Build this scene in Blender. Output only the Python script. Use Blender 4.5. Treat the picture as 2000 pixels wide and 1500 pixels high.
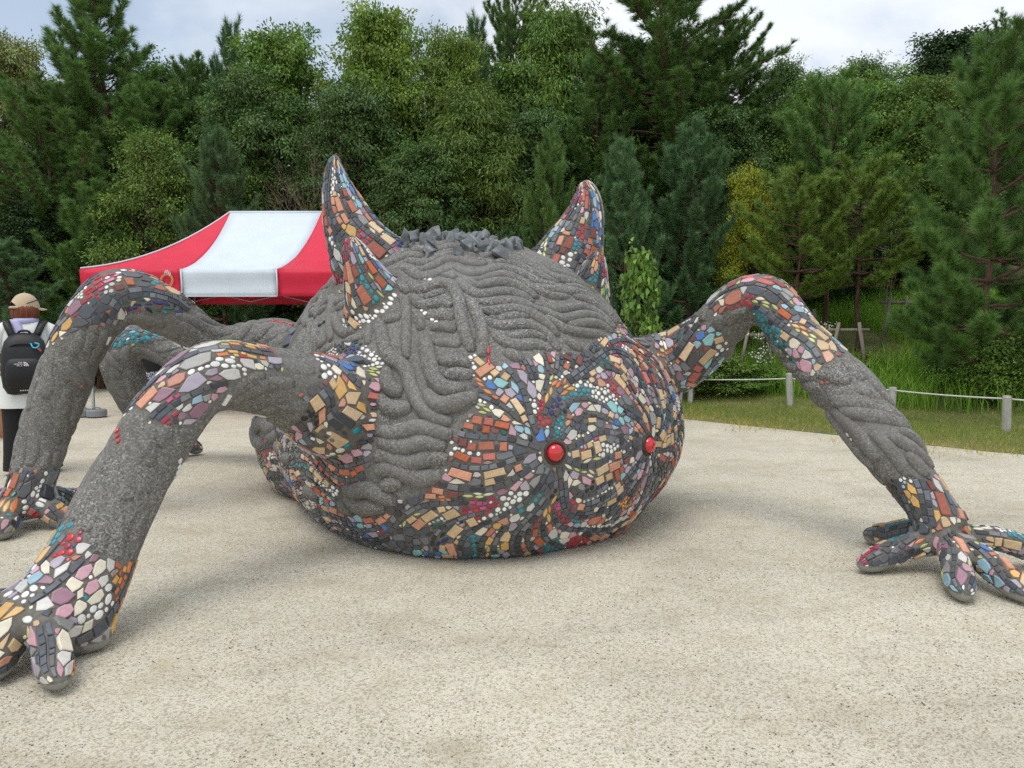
import bpy, bmesh, math, random
import numpy as np
from mathutils import Vector, Matrix, noise as mnoise
from mathutils.bvhtree import BVHTree
from mathutils.kdtree import KDTree

for o in list(bpy.data.objects):
    bpy.data.objects.remove(o, do_unlink=True)
SC = bpy.context.scene
COL = SC.collection
RAD = math.radians
random.seed(7)
RNG = np.random.default_rng(7)

# ------------------------------------------------------------------ camera
CAM_H = 1.30
FPX = 1400.0
PITCH = math.atan((750 - 640) / FPX)
cam_d = bpy.data.cameras.new('camera')
cam = bpy.data.objects.new('camera', cam_d)
COL.objects.link(cam)
cam.location = (0, 0, CAM_H)
cam.rotation_euler = (math.pi / 2 - PITCH, 0, 0)
cam_d.sensor_width = 36.0
cam_d.lens = 36.0 * FPX / 2000.0
cam_d.clip_start = 0.05
cam_d.clip_end = 2000
SC.camera = cam

# ------------------------------------------------------------------ sky, sun, exposure
SUN_EL, SUN_AZ = 72.0, 210.0          # azimuth clockwise from +Y (the view direction)
world = bpy.data.worlds.new('World')
SC.world = world
world.use_nodes = True
wt = world.node_tree
wn, wl = wt.nodes, wt.links
wn.clear()
w_out = wn.new('ShaderNodeOutputWorld')
w_bg = wn.new('ShaderNodeBackground')
w_bg.inputs['Strength'].default_value = 0.12
w_sky = wn.new('ShaderNodeTexSky')
w_sky.sky_type = 'NISHITA'
w_sky.sun_disc = False
w_sky.sun_elevation = RAD(SUN_EL)
w_sky.sun_rotation = RAD(SUN_AZ)
w_sky.dust_density = 0.4
w_sky.air_density = 1.3
w_tc = wn.new('ShaderNodeTexCoord')
w_map = wn.new('ShaderNodeMapping')
w_map.inputs['Scale'].default_value = (1.0, 1.0, 2.6)
w_map.inputs['Location'].default_value = (3.3, 0.2, -0.6)
w_n1 = wn.new('ShaderNodeTexNoise')
w_n1.inputs['Scale'].default_value = 1.7
w_n1.inputs['Detail'].default_value = 9.0
w_n1.inputs['Roughness'].default_value = 0.52
w_n1.inputs['Distortion'].default_value = 0.4
w_rp = wn.new('ShaderNodeValToRGB')
w_rp.color_ramp.elements[0].position = 0.34
w_rp.color_ramp.elements[0].color = (0.30, 0.30, 0.30, 1)
w_rp.color_ramp.elements[1].position = 0.54
w_rp.color_ramp.interpolation = 'EASE'
w_n2 = wn.new('ShaderNodeTexNoise')
w_n2.inputs['Scale'].default_value = 3.1
w_n2.inputs['Detail'].default_value = 6.0
w_rp2 = wn.new('ShaderNodeValToRGB')
w_rp2.color_ramp.elements[0].position = 0.30
w_rp2.color_ramp.elements[0].color = (6.7, 7.2, 7.8, 1)
w_rp2.color_ramp.elements[1].position = 0.72
w_rp2.color_ramp.elements[1].color = (7.8, 7.9, 8.05, 1)
w_mix = wn.new('ShaderNodeMixRGB')
wl.new(w_tc.outputs['Generated'], w_map.inputs['Vector'])
wl.new(w_map.outputs['Vector'], w_n1.inputs['Vector'])
wl.new(w_map.outputs['Vector'], w_n2.inputs['Vector'])
wl.new(w_n1.outputs['Fac'], w_rp.inputs['Fac'])
wl.new(w_n2.outputs['Fac'], w_rp2.inputs['Fac'])
wl.new(w_rp.outputs['Color'], w_mix.inputs['Fac'])
wl.new(w_sky.outputs['Color'], w_mix.inputs['Color1'])
wl.new(w_rp2.outputs['Color'], w_mix.inputs['Color2'])
wl.new(w_mix.outputs['Color'], w_bg.inputs['Color'])
wl.new(w_bg.outputs['Background'], w_out.inputs['Surface'])

sun_d = bpy.data.lights.new('sun', 'SUN')
sun_d.energy = 1.5
sun_d.angle = RAD(34)
sun_d.color = (1.0, 0.96, 0.90)
sun = bpy.data.objects.new('sun', sun_d)
COL.objects.link(sun)
_sd = Vector((math.sin(RAD(SUN_AZ)) * math.cos(RAD(SUN_EL)), math.cos(RAD(SUN_AZ)) * math.cos(RAD(SUN_EL)), math.sin(RAD(SUN_EL))))
sun.rotation_euler = (-_sd).to_track_quat('-Z', 'Y').to_euler()

SC.view_settings.view_transform = 'Standard'
SC.view_settings.look = 'None'
SC.view_settings.exposure = 0.18
SC.view_settings.gamma = 1.0
SC.view_settings.use_curve_mapping = False
SC.render.engine = 'CYCLES'
SC.cycles.max_bounces = 6
SC.cycles.diffuse_bounces = 2
SC.cycles.glossy_bounces = 2
SC.cycles.transmission_bounces = 3
SC.cycles.transparent_max_bounces = 6
SC.cycles.use_denoising = False
SC.cycles.use_adaptive_sampling = True
SC.cycles.adaptive_threshold = 0.012
SC.cycles.caustics_reflective = False
SC.cycles.caustics_refractive = False

# ------------------------------------------------------------------ measuring helpers
CP, SP_ = math.cos(PITCH), math.sin(PITCH)
def P(px, py, d):
    """world point at forward distance d seen at photo pixel (px, py)"""
    x, y = (px - 1000) / FPX, (750 - py) / FPX
    wx, wy, wz = x, CP + y * SP_, -SP_ + y * CP
    t = d / wy
    return Vector((wx * t, d, CAM_H + wz * t))
def G(px, py, z=0.0):
    x, y = (px - 1000) / FPX, (750 - py) / FPX
    wx, wy, wz = x, CP + y * SP_, -SP_ + y * CP
    t = (z - CAM_H) / wz
    return Vector((wx * t, wy * t, z))
def lin(r, g, b):
    f = lambda c: (c / 255 / 12.92) if c <= 10 else ((c / 255 + 0.055) / 1.055) ** 2.4
    return (f(r), f(g), f(b), 1.0)

# ------------------------------------------------------------------ mesh helpers
def make_mesh(name, V, polys, mats, mat_idx=None, tint=None, smooth=False):
    """V (n,3) array; polys a list of int arrays each (m,k); tint per-vertex rgba"""
    V = np.asarray(V, np.float32)
    me = bpy.data.meshes.new(name)
    polys = [np.asarray(p, np.int32) for p in polys if len(p)]
    loops = np.concatenate([p.ravel() for p in polys])
    sizes = np.concatenate([np.full(len(p), p.shape[1], np.int32) for p in polys])
    starts = np.concatenate([[0], np.cumsum(sizes)[:-1]]).astype(np.int32)
    me.vertices.add(len(V))
    me.vertices.foreach_set('co', V.ravel())
    me.loops.add(len(loops))
    me.loops.foreach_set('vertex_index', loops)
    me.polygons.add(len(sizes))
    me.polygons.foreach_set('loop_start', starts)
    try:
        me.polygons.foreach_set('loop_total', sizes)
    except Exception:
        pass
    for m in (mats if isinstance(mats, (list, tuple)) else [mats]):
        me.materials.append(m)
    if mat_idx is not None:
        me.polygons.foreach_set('material_index', np.asarray(mat_idx, np.int32))
    me.polygons.foreach_set('use_smooth', np.full(len(sizes), bool(smooth)))
    if tint is not None:
        at = me.attributes.new('tint', 'FLOAT_COLOR', 'POINT')
        at.data.foreach_set('color', np.asarray(tint, np.float32).ravel())
    me.update()
    me.validate()
    return me

def link(name, me, parent=None, loc=None, rot=None, scale=None):
    o = bpy.data.objects.new(name, me)
    COL.objects.link(o)
    if parent is not None:
        o.parent = parent
    if loc is not None:
        o.location = loc
    if rot is not None:
        o.rotation_euler = rot
    if scale is not None:
        o.scale = scale
    return o

def tag(o, label=None, cat=None, group=None, kind=None):
    if label: o['label'] = label
    if cat: o['category'] = cat
    if group: o['group'] = group
    if kind: o['kind'] = kind
    return o

def empty(name, loc=(0, 0, 0), rz=0.0):
    o = bpy.data.objects.new(name, None)
    COL.objects.link(o)
    o.location = loc
    o.rotation_euler = (0, 0, rz)
    o.empty_display_size = 0.2
    return o

class MB:
    """collects simple shapes, builds ONE mesh object"""
    def __init__(s):
        s.V, s.Q, s.T, s.n = [], [], [], 0
    def add(s, V, Q=(), T=()):
        V = np.asarray(V, float).reshape(-1, 3)
        if len(Q): s.Q.append(np.asarray(Q, int).reshape(-1, 4) + s.n)
        if len(T): s.T.append(np.asarray(T, int).reshape(-1, 3) + s.n)
        s.V.append(V); s.n += len(V)
        return s
    def box(s, c, size, R=None, bevel=0.0):
        x, y, z = [d / 2 for d in size]
        b = min(bevel, x * .9, y * .9, z * .9)
        if b <= 0:
            V = np.array([[sx * x, sy * y, sz * z] for sz in (-1, 1) for sy in (-1, 1) for sx in (-1, 1)])
            Q = [[0, 2, 3, 1], [4, 5, 7, 6], [0, 1, 5, 4], [2, 6, 7, 3], [0, 4, 6, 2], [1, 3, 7, 5]]
            T = []
        else:
            V, idx = [], {}
            for sx in (-1, 1):
                for sy in (-1, 1):
                    for sz in (-1, 1):
                        for a in range(3):
                            v = [sx * (x - b), sy * (y - b), sz * (z - b)]
                            v[a] += (sx, sy, sz)[a] * b
                            idx[(sx, sy, sz, a)] = len(V); V.append(v)
            V = np.array(V)
            Q, T = [], []
            for a in range(3):
                o1, o2 = (a + 1) % 3, (a + 2) % 3
                for sg in (-1, 1):
                    ring = []
                    for p, q in ((-1, -1), (1, -1), (1, 1), (-1, 1)):
                        k = [0, 0, 0]; k[a] = sg; k[o1] = p; k[o2] = q
                        ring.append(idx[(k[0], k[1], k[2], a)])
                    Q.append(ring if sg > 0 else ring[::-1])
                for p in (-1, 1):
                    for q in (-1, 1):
                        e = []
                        for sg in (-1, 1):
                            k = [0, 0, 0]; k[a] = sg; k[o1] = p; k[o2] = q
                            e.append((idx[(k[0], k[1], k[2], o1)], idx[(k[0], k[1], k[2], o2)]))
                        r = [e[0][0], e[1][0], e[1][1], e[0][1]]
                        Q.append(r if p * q < 0 else r[::-1])
            for sx in (-1, 1):
                for sy in (-1, 1):
                    for sz in (-1, 1):
                        t = [idx[(sx, sy, sz, k)] for k in range(3)]
                        T.append(t if sx * sy * sz > 0 else t[::-1])
        if R is not None:
            V = V @ np.array(R).T
        return s.add(V + np.array(c), Q, T)
    def tube(s, pts, rads, seg=10, caps=True, squash=None):
        pts = np.array([list(p) for p in pts], float)
        n = len(pts)
        rads = np.full(n, rads, float) if np.isscalar(rads) else np.array(rads, float)
        T, N, B = frames(pts)
        a = np.linspace(0, 2 * math.pi, seg, endpoint=False)
        ca, sa = np.cos(a), np.sin(a)
        q = 1.0 if squash is None else squash
        ring = (N[:, None, :] * ca[None, :, None] + B[:, None, :] * (sa * q)[None, :, None]) * rads[:, None, None] + pts[:, None, :]
        V = ring.reshape(-1, 3)
        i = np.arange(n - 1)[:, None] * seg; j = np.arange(seg)[None, :]; j2 = (j + 1) % seg
        Q = np.stack([i + j, i + j2, i + seg + j2, i + seg + j], -1).reshape(-1, 4)
        Tt = []
        if caps:
            V = np.vstack([V, pts[0], pts[-1]])
            c0, c1 = n * seg, n * seg + 1
            for k in range(seg):
                k2 = (k + 1) % seg
                Tt.append([c0, k2, k]); Tt.append([c1, (n - 1) * seg + k, (n - 1) * seg + k2])
        return s.add(V, Q, Tt)
    def lathe(s, prof, c=(0, 0, 0), seg=20, axis=None):
        """prof [(r, z)], revolve about z"""
        a = np.linspace(0, 2 * math.pi, seg, endpoint=False)
        V = np.array([[r * math.cos(t), r * math.sin(t), z] for r, z in prof for t in a])
        Q = []
        for i in range(len(prof) - 1):
            for j in range(seg):
                j2 = (j + 1) % seg
                Q.append([i * seg + j, i * seg + j2, (i + 1) * seg + j2, (i + 1) * seg + j])
        if axis is not None:
            q = Vector((0, 0, 1)).rotation_difference(Vector(axis)).to_matrix()
            V = V @ np.array(q).T
        return s.add(V + np.array(c), Q)
    def loft(s, rings, caps=True):
        """rings: list of (m,3) arrays"""
        rings = [np.asarray(r, float) for r in rings]
        m = len(rings[0]); V = np.vstack(rings); Q, T = [], []
        for i in range(len(rings) - 1):
            for j in range(m):
                j2 = (j + 1) % m
                Q.append([i * m + j, i * m + j2, (i + 1) * m + j2, (i + 1) * m + j])
        if caps:
            c0 = len(V); V = np.vstack([V, rings[0].mean(0), rings[-1].mean(0)])
            for j in range(m):
                j2 = (j + 1) % m
                T.append([c0, j2, j]); T.append([c0 + 1, (len(rings) - 1) * m + j, (len(rings) - 1) * m + j2])
        return s.add(V, Q, T)
    def build(s, name, mat, parent=None, smooth=False, tint=None, mods=None):
        V = np.vstack(s.V)
        polys = []
        if s.Q: polys.append(np.vstack(s.Q))
        if s.T: polys.append(np.vstack(s.T))
        me = make_mesh(name, V, polys, mat, smooth=smooth, tint=tint)
        return link(name, me, parent)

def frames(pts):
    """tangent and a parallel-transported frame for a polyline"""
    n = len(pts)
    T = np.gradient(pts, axis=0)
    T /= np.linalg.norm(T, axis=1)[:, None] + 1e-12
    up = np.array([0, 0, 1.0]) if abs(T[0][2]) < 0.9 else np.array([1.0, 0, 0])
    N = np.zeros_like(pts)
    v = up - T[0] * up.dot(T[0]); N[0] = v / np.linalg.norm(v)
    for i in range(1, n):
        v = N[i - 1] - T[i] * N[i - 1].dot(T[i])
        N[i] = v / (np.linalg.norm(v) + 1e-12)
    return T, N, np.cross(T, N)

def crom(keys, n):
    """Catmull-Rom through keys (k, dims), n samples, roughly even in arc length"""
    K = np.array([list(k) for k in keys], float)
    K = np.vstack([2 * K[0] - K[1], K, 2 * K[-1] - K[-2]])
    out = []
    m = 40
    for i in range(1, len(K) - 2):
        t = np.linspace(0, 1, m, endpoint=False)[:, None]
        p0, p1, p2, p3 = K[i - 1], K[i], K[i + 1], K[i + 2]
        out.append(0.5 * ((2 * p1) + (-p0 + p2) * t + (2 * p0 - 5 * p1 + 4 * p2 - p3) * t ** 2 + (-p0 + 3 * p1 - 3 * p2 + p3) * t ** 3))
    D = np.vstack(out + [K[-2][None]])
    s = np.concatenate([[0], np.cumsum(np.linalg.norm(np.diff(D[:, :3], axis=0), axis=1))])
    u = np.linspace(0, s[-1], n)
    return np.stack([np.interp(u, s, D[:, k]) for k in range(D.shape[1])], -1)

# ------------------------------------------------------------------ material helpers
def new_mat(name):
    m = bpy.data.materials.new(name)
    m.use_nodes = True
    nt = m.node_tree
    b = nt.nodes['Principled BSDF']
    return m, nt, b
def nd(nt, typ, **kw):
    n = nt.nodes.new(typ)
    for k, v in kw.items():
        if k in n.inputs: n.inputs[k].default_value = v
        else: setattr(n, k, v)
    return n
def ramp(nt, stops, fac=None, interp='LINEAR'):
    r = nt.nodes.new('ShaderNodeValToRGB')
    cr = r.color_ramp
    cr.interpolation = interp
    while len(cr.elements) < len(stops): cr.elements.new(0.5)
    for e, (p, c) in zip(cr.elements, stops):
        e.position = p; e.color = c if len(c) == 4 else (*c, 1)
    if fac is not None: nt.links.new(fac, r.inputs['Fac'])
    return r
def mixc(nt, fac, a, b, blend='MIX'):
    m = nt.nodes.new('ShaderNodeMixRGB'); m.blend_type = blend
    for s, v in ((m.inputs[0], fac), (m.inputs[1], a), (m.inputs[2], b)):
        if hasattr(v, 'is_output'): nt.links.new(v, s)
        else: s.default_value = v
    return m
def bump(nt, b, h, strength=0.3, dist=0.01):
    n = nt.nodes.new('ShaderNodeBump')
    n.inputs['Strength'].default_value = strength; n.inputs['Distance'].default_value = dist
    nt.links.new(h, n.inputs['Height']); nt.links.new(n.outputs['Normal'], b.inputs['Normal'])
    return n
def plain(name, col, rough=0.7, var=0.12, scale=12.0, metal=0.0, bump_s=0.0, spec=0.5):
    """one colour with gentle noise variation"""
    m, nt, b = new_mat(name)
    tc = nt.nodes.new('ShaderNodeTexCoord')
    n = nd(nt, 'ShaderNodeTexNoise', Scale=scale, Detail=5.0)
    nt.links.new(tc.outputs['Object'], n.inputs['Vector'])
    c = np.array(col[:3])
    r = ramp(nt, [(0.3, tuple(np.clip(c * (1 - var), 0, 1))), (0.7, tuple(np.clip(c * (1 + var), 0, 1)))], n.outputs['Fac'])
    nt.links.new(r.outputs['Color'], b.inputs['Base Color'])
    b.inputs['Roughness'].default_value = rough
    b.inputs['Metallic'].default_value = metal
    b.inputs['Specular IOR Level'].default_value = spec
    if bump_s: bump(nt, b, n.outputs['Fac'], bump_s, 0.01)
    return m
# ------------------------------------------------------------------ ground
m_gravel, nt, b = new_mat('gravel')
tc = nt.nodes.new('ShaderNodeTexCoord')
def _n(scale, detail=4.0, rough=0.55, typ='ShaderNodeTexNoise', vec=None):
    n = nt.nodes.new(typ)
    n.inputs['Scale'].default_value = scale
    if 'Detail' in n.inputs: n.inputs['Detail'].default_value = detail
    if 'Roughness' in n.inputs and typ == 'ShaderNodeTexNoise': n.inputs['Roughness'].default_value = rough
    nt.links.new(vec or tc.outputs['Object'], n.inputs['Vector'])
    return n
vor = _n(140.0, typ='ShaderNodeTexVoronoi')
vor2 = _n(280.0, typ='ShaderNodeTexVoronoi')
sep = nt.nodes.new('ShaderNodeSeparateColor'); nt.links.new(vor.outputs['Color'], sep.inputs['Color'])
sep2 = nt.nodes.new('ShaderNodeSeparateColor'); nt.links.new(vor2.outputs['Color'], sep2.inputs['Color'])
grain = ramp(nt, [(0.0, lin(40, 37, 34)), (0.17, lin(84, 79, 72)), (0.34, lin(150, 143, 128)), (0.52, lin(186, 178, 160)), (0.80, lin(214, 208, 192)), (1.0, lin(246, 243, 234))], sep.outputs['Red'])
grain2 = ramp(nt, [(0.0, lin(66, 62, 56)), (0.26, lin(138, 131, 116)), (0.70, lin(190, 182, 162)), (1.0, lin(224, 219, 204))], sep2.outputs['Green'])
big = _n(0.75, 6.0, 0.6)
mid = _n(3.2, 6.0, 0.65)
gm = mixc(nt, 0.32, grain.outputs['Color'], grain2.outputs['Color'])
sand_f = ramp(nt, [(0.52, (0, 0, 0)), (0.72, (1, 1, 1))], mid.outputs['Fac'])
gm2 = mixc(nt, 0.0, gm.outputs['Color'], lin(202, 191, 160))
sf = nt.nodes.new('ShaderNodeMath'); sf.operation = 'MULTIPLY'; sf.inputs[1].default_value = 0.5
nt.links.new(sand_f.outputs['Color'], sf.inputs[0]); nt.links.new(sf.outputs[0], gm2.inputs[0])
dk = ramp(nt, [(0.30, (0.80, 0.79, 0.78)), (0.56, (1, 1, 1))], big.outputs['Fac'])
gm3 = mixc(nt, 1.0, gm2.outputs['Color'], dk.outputs['Color'], 'MULTIPLY')
streak_map = nd(nt, 'ShaderNodeMapping'); streak_map.inputs['Scale'].default_value = (0.8, 1.7, 1)
nt.links.new(tc.outputs['Object'], streak_map.inputs['Vector'])
stn = _n(2.4, 7.0, 0.7, vec=streak_map.outputs['Vector'])
st = ramp(nt, [(0.30, (0.80, 0.79, 0.78)), (0.50, (1, 1, 1))], stn.outputs['Fac'])
gm4 = mixc(nt, 0.8, gm3.outputs['Color'], st.outputs['Color'], 'MULTIPLY')
gm5 = mixc(nt, 1.0, gm4.outputs['Color'], (.84, .815, .75, 1), 'MULTIPLY')
nt.links.new(gm5.outputs['Color'], b.inputs['Base Color'])
b.inputs['Roughness'].default_value = 0.95
b.inputs['Specular IOR Level'].default_value = 0.2
bm_h = nt.nodes.new('ShaderNodeMath'); bm_h.operation = 'ADD'
nt.links.new(vor.outputs['Distance'], bm_h.inputs[0]); nt.links.new(stn.outputs['Fac'], bm_h.inputs[1])
bump(nt, b, bm_h.outputs[0], 0.55, 0.006)

def sheet(name, x0, x1, y0, y1, nx, ny, zf, mat, parent=None):
    X, Y = np.meshgrid(np.linspace(x0, x1, nx), np.linspace(y0, y1, ny))
    Z = zf(X, Y)
    V = np.stack([X, Y, Z], -1).reshape(-1, 3)
    i = np.arange(ny - 1)[:, None] * nx; j = np.arange(nx - 1)[None, :]
    Q = np.stack([i + j, i + j + 1, i + nx + j + 1, i + nx + j], -1).reshape(-1, 4)
    me = make_mesh(name, V, [Q], mat, smooth=True)
    return link(name, me, parent)
# ------------------------------------------------------------------ terrain
EDGE_X = np.array([-60, -9, -4.5, -1.0, 2.3, 4.9, 8.0, 14, 60.0]); EDGE_Y = np.array([15.6, 15.5, 15.0, 12.6, 9.7, 6.95, 4.3, 0.5, -20])
def past(x, y):
    """metres past the edge of the grass"""
    return (np.asarray(y) - np.interp(x, EDGE_X, EDGE_Y)) * 0.74
def sstep(x, a, b):
    t = np.clip((np.asarray(x, float) - a) / (b - a), 0, 1)
    return t * t * (3 - 2 * t)
def terrain(x, y):
    D = past(x, y)
    w = sstep(x, -1.0, 3.5)
    rise = np.clip(D - 2.2, 0, 14) * (.05 + .20 * w) + np.clip(D - 14, 0, 60) * .10
    return 0.004 + np.clip(D, 0, 1) * .03 + rise + .05 * np.sin(np.asarray(x) * 1.3) * np.clip(D - 1.5, 0, 1) * np.cos(np.asarray(y) * .9)
X0 = np.concatenate([np.linspace(-400, -30, 12), np.linspace(-28, 28, 40), np.linspace(30, 400, 12)])
ground = sheet('ground', -400, 400, -60, 900, 3, 3, lambda X, Y: X * 0, m_gravel); tag(ground, kind='structure')

m_soil, nt, b = new_mat('grassy_soil')
tc = nt.nodes.new('ShaderNodeTexCoord')
n1 = nd(nt, 'ShaderNodeTexNoise', Scale=1.6, Detail=8.0, Roughness=.7); n2 = nd(nt, 'ShaderNodeTexNoise', Scale=24.0, Detail=6.0, Roughness=.7)
for n in (n1, n2): nt.links.new(tc.outputs['Object'], n.inputs['Vector'])
r1 = ramp(nt, [(0.3, lin(92, 108, 52)), (0.55, lin(124, 126, 76)), (0.75, lin(168, 150, 110))], n1.outputs['Fac'])
r2 = ramp(nt, [(0.3, (.55, .55, .55)), (0.7, (1.15, 1.15, 1.15))], n2.outputs['Fac'])
mx = mixc(nt, 1.0, r1.outputs['Color'], r2.outputs['Color'], 'MULTIPLY')
nt.links.new(mx.outputs['Color'], b.inputs['Base Color']); b.inputs['Roughness'].default_value = .95
bump(nt, b, n2.outputs['Fac'], .8, .03)
# grass bank: strips that follow the edge, a ragged rim
nx, ny = 150, 60
xs = np.concatenate([np.linspace(-60, -14, 14)[:-1], np.linspace(-14, 16, 110), np.linspace(16, 60, 14)[1:]])
ts = np.concatenate([np.linspace(.45, 3, 14)[:-1], np.linspace(3, 20, 22), np.linspace(24, 120, 8)])
Xg, Tg = np.meshgrid(xs, ts)
rag = np.array([mnoise.noise((x * 1.2, 3.3, 0)) * .42 + mnoise.noise((x * 5, 1.3, 0)) * .22 for x in xs])
Yg = np.interp(Xg, EDGE_X, EDGE_Y) + Tg / .74 + rag[None, :] * np.clip(1 - Tg, 0, 1)
Zg = terrain(Xg, Yg); Zg[0] = 0.004
Vg = np.stack([Xg, Yg, Zg], -1).reshape(-1, 3)
nxx = len(xs); i = np.arange(len(ts) - 1)[:, None] * nxx; j = np.arange(nxx - 1)[None, :]
Q = np.stack([i + j, i + j + 1, i + nxx + j + 1, i + nxx + j], -1).reshape(-1, 4)
bank = link('grass_bank', make_mesh('grass_bank', Vg, [Q], m_soil, smooth=True)); tag(bank, kind='structure')

# ------------------------------------------------------------------ foliage material, tinted per object
def leaf_mat(name, rough=.55, trans=.35, var=.35):
    m, nt, b = new_mat(name)
    at = nd(nt, 'ShaderNodeAttribute', attribute_name='tint')
    inf = nt.nodes.new('ShaderNodeObjectInfo')
    mx = mixc(nt, 1.0, inf.outputs['Color'], at.outputs['Color'], 'MULTIPLY')
    nt.links.new(mx.outputs['Color'], b.inputs['Base Color'])
    b.inputs['Roughness'].default_value = rough
    b.inputs['Specular IOR Level'].default_value = .35
    t = nt.nodes.new('ShaderNodeBsdfTranslucent'); nt.links.new(mx.outputs['Color'], t.inputs['Color'])
    ms = nt.nodes.new('ShaderNodeMixShader'); ms.inputs[0].default_value = trans
    out = nt.nodes['Material Output']
    nt.links.new(b.outputs[0], ms.inputs[1]); nt.links.new(t.outputs[0], ms.inputs[2]); nt.links.new(ms.outputs[0], out.inputs['Surface'])
    return m
m_leaf = leaf_mat('leaf', .45, .18)
m_needle = leaf_mat('needle', .5, .14)
m_grass = leaf_mat('grass_blade', .6, .35)
def bark_mat(name, c1, c2):
    m, nt, b = new_mat(name)
    tc = nt.nodes.new('ShaderNodeTexCoord'); mp = nd(nt, 'ShaderNodeMapping'); mp.inputs['Scale'].default_value = (14, 14, 3)
    n = nd(nt, 'ShaderNodeTexNoise', Scale=1.0, Detail=7.0, Roughness=.7)
    nt.links.new(tc.outputs['Object'], mp.inputs['Vector']); nt.links.new(mp.outputs['Vector'], n.inputs['Vector'])
    r = ramp(nt, [(0.3, c1), (0.7, c2)], n.outputs['Fac'])
    nt.links.new(r.outputs['Color'], b.inputs['Base Color']); b.inputs['Roughness'].default_value = .9
    bump(nt, b, n.outputs['Fac'], .8, .02)
    return m
m_bark = bark_mat('bark', lin(52, 44, 38), lin(108, 94, 80))
m_barkp = bark_mat('pine_bark', lin(58, 42, 34), lin(120, 92, 74))
m_twig = bark_mat('dry_twig', lin(110, 98, 82), lin(160, 148, 128))

def blades(n, pos, h0, h1, w, rng, lean=.45, segs=2, col=(1, 1, 1), cvar=.3, dry=0.0):
    """n grass blades at pos (n,3): returns V, quads, tris, tint"""
    a = rng.uniform(0, 2 * math.pi, n); h = rng.uniform(h0, h1, n)
    d = np.stack([np.cos(a), np.sin(a), np.zeros(n)], -1)
    ln = rng.uniform(.1, 1, n) * lean
    a2 = rng.uniform(0, 2 * math.pi, n)
    sd = np.stack([np.cos(a2), np.sin(a2), np.zeros(n)], -1) * (w * rng.uniform(.6, 1.3, n))[:, None] / 2
    up = np.array([0, 0, 1.0])
    m1 = pos + d * (h * ln * .3)[:, None] + up * (h * .6)[:, None]
    tip = pos + d * (h * ln)[:, None] + up * (h * np.sqrt(np.clip(1 - .5 * ln ** 2, .2, 1)))[:, None]
    br = rng.uniform(1 - cvar, 1 + cvar, n)
    tint = np.stack([br * col[0], br * col[1], br * col[2], np.ones(n)], -1)
    if dry > 0:
        k = rng.random(n) < dry
        tint[k, :3] = np.array([2.1, 1.35, 1.5]) * br[k][:, None]
    if segs == 1:
        V = np.stack([pos - sd, pos + sd, tip], 1).reshape(-1, 3)
        T = np.arange(3 * n).reshape(-1, 3)
        return V, [T], np.repeat(tint, 3, 0)
    V = np.stack([pos - sd, pos + sd, m1 + sd * .8, m1 - sd * .8, tip], 1).reshape(-1, 3)
    b_ = np.arange(n)[:, None] * 5
    return V, [b_ + np.array([[0, 1, 2, 3]]), b_ + np.array([[3, 2, 4]])], np.repeat(tint, 5, 0)
def scatter(n, x0, x1, d0, d1, rng, bias=1.0):
    x = rng.uniform(x0, x1, n); D = d0 + (d1 - d0) * rng.random(n) ** bias
    y = np.interp(x, EDGE_X, EDGE_Y) + D / .74
    return np.stack([x, y, terrain(x, y) - .004], -1), D
rng = np.random.default_rng(12)
pos, D = scatter(95000, .2, 9.5, -.55, 3.0, rng, .8)
pn = np.array([mnoise.noise((p[0] * 1.1, p[1] * 1.1, 0)) for p in pos])
kp = rng.random(len(pos)) < np.clip(D / 1.0 + pn * .8 + .22, 0.0, 1)
pos, D = pos[kp], D[kp]
V, Fc, tint = blades(len(pos), pos, .025, .075, .006, rng, .8, 1, (1, 1, 1), .35, .12)
edge_dry = np.repeat(np.clip(1.2 - D, 0, 1), 3)[:, None]
tint[:, :3] = tint[:, :3] * (1 - edge_dry * .7) + tint[:, :3] * np.array([1.9, 1.25, 1.4]) * edge_dry * .7
o = link('lawn_grass', make_mesh('lawn_grass', V, Fc, m_grass, tint=tint)); o.color = (*lin(146, 164, 78)[:3], 1)
tag(o, 'short mown grass verge with dry straw patches along the gravel edge', 'grass', kind='stuff')
pos, D = scatter(70000, .5, 11.5, 2.75, 10.0, rng, 1.1)
pn = np.array([mnoise.noise((p[0] * .7, p[1] * .7, 5)) for p in pos])
kp = rng.random(len(pos)) < np.clip(.75 + pn * 1.1, .12, 1)
kp &= ~((np.abs(pos[:, 0] - 5.9) < 1.2) & (np.abs(pos[:, 1] - 13.4) < 1.3))
pos = pos[kp]
V, Fc, tint = blades(len(pos), pos, .20, .58, .013, rng, .75, 2, (1, 1, 1), .35, .03)
o = link('tall_grass', make_mesh('tall_grass', V, Fc, m_grass, tint=tint)); o.color = (*lin(132, 176, 62)[:3], 1)
tag(o, 'tall bright green grass covering the bank behind the rope fence', 'grass', kind='stuff')
pos, D = scatter(12000, -13, -.5, .0, 2.4, rng)
V, Fc, tint = blades(len(pos), pos, .05, .22, .010, rng, .7, 2, (1, 1, 1), .35, .1)
o = link('far_grass', make_mesh('far_grass', V, Fc, m_grass, tint=tint)); o.color = (*lin(84, 104, 46)[:3], 1)
tag(o, 'strip of short grass at the foot of the dark wood behind the tent', 'grass', kind='stuff')

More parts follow.
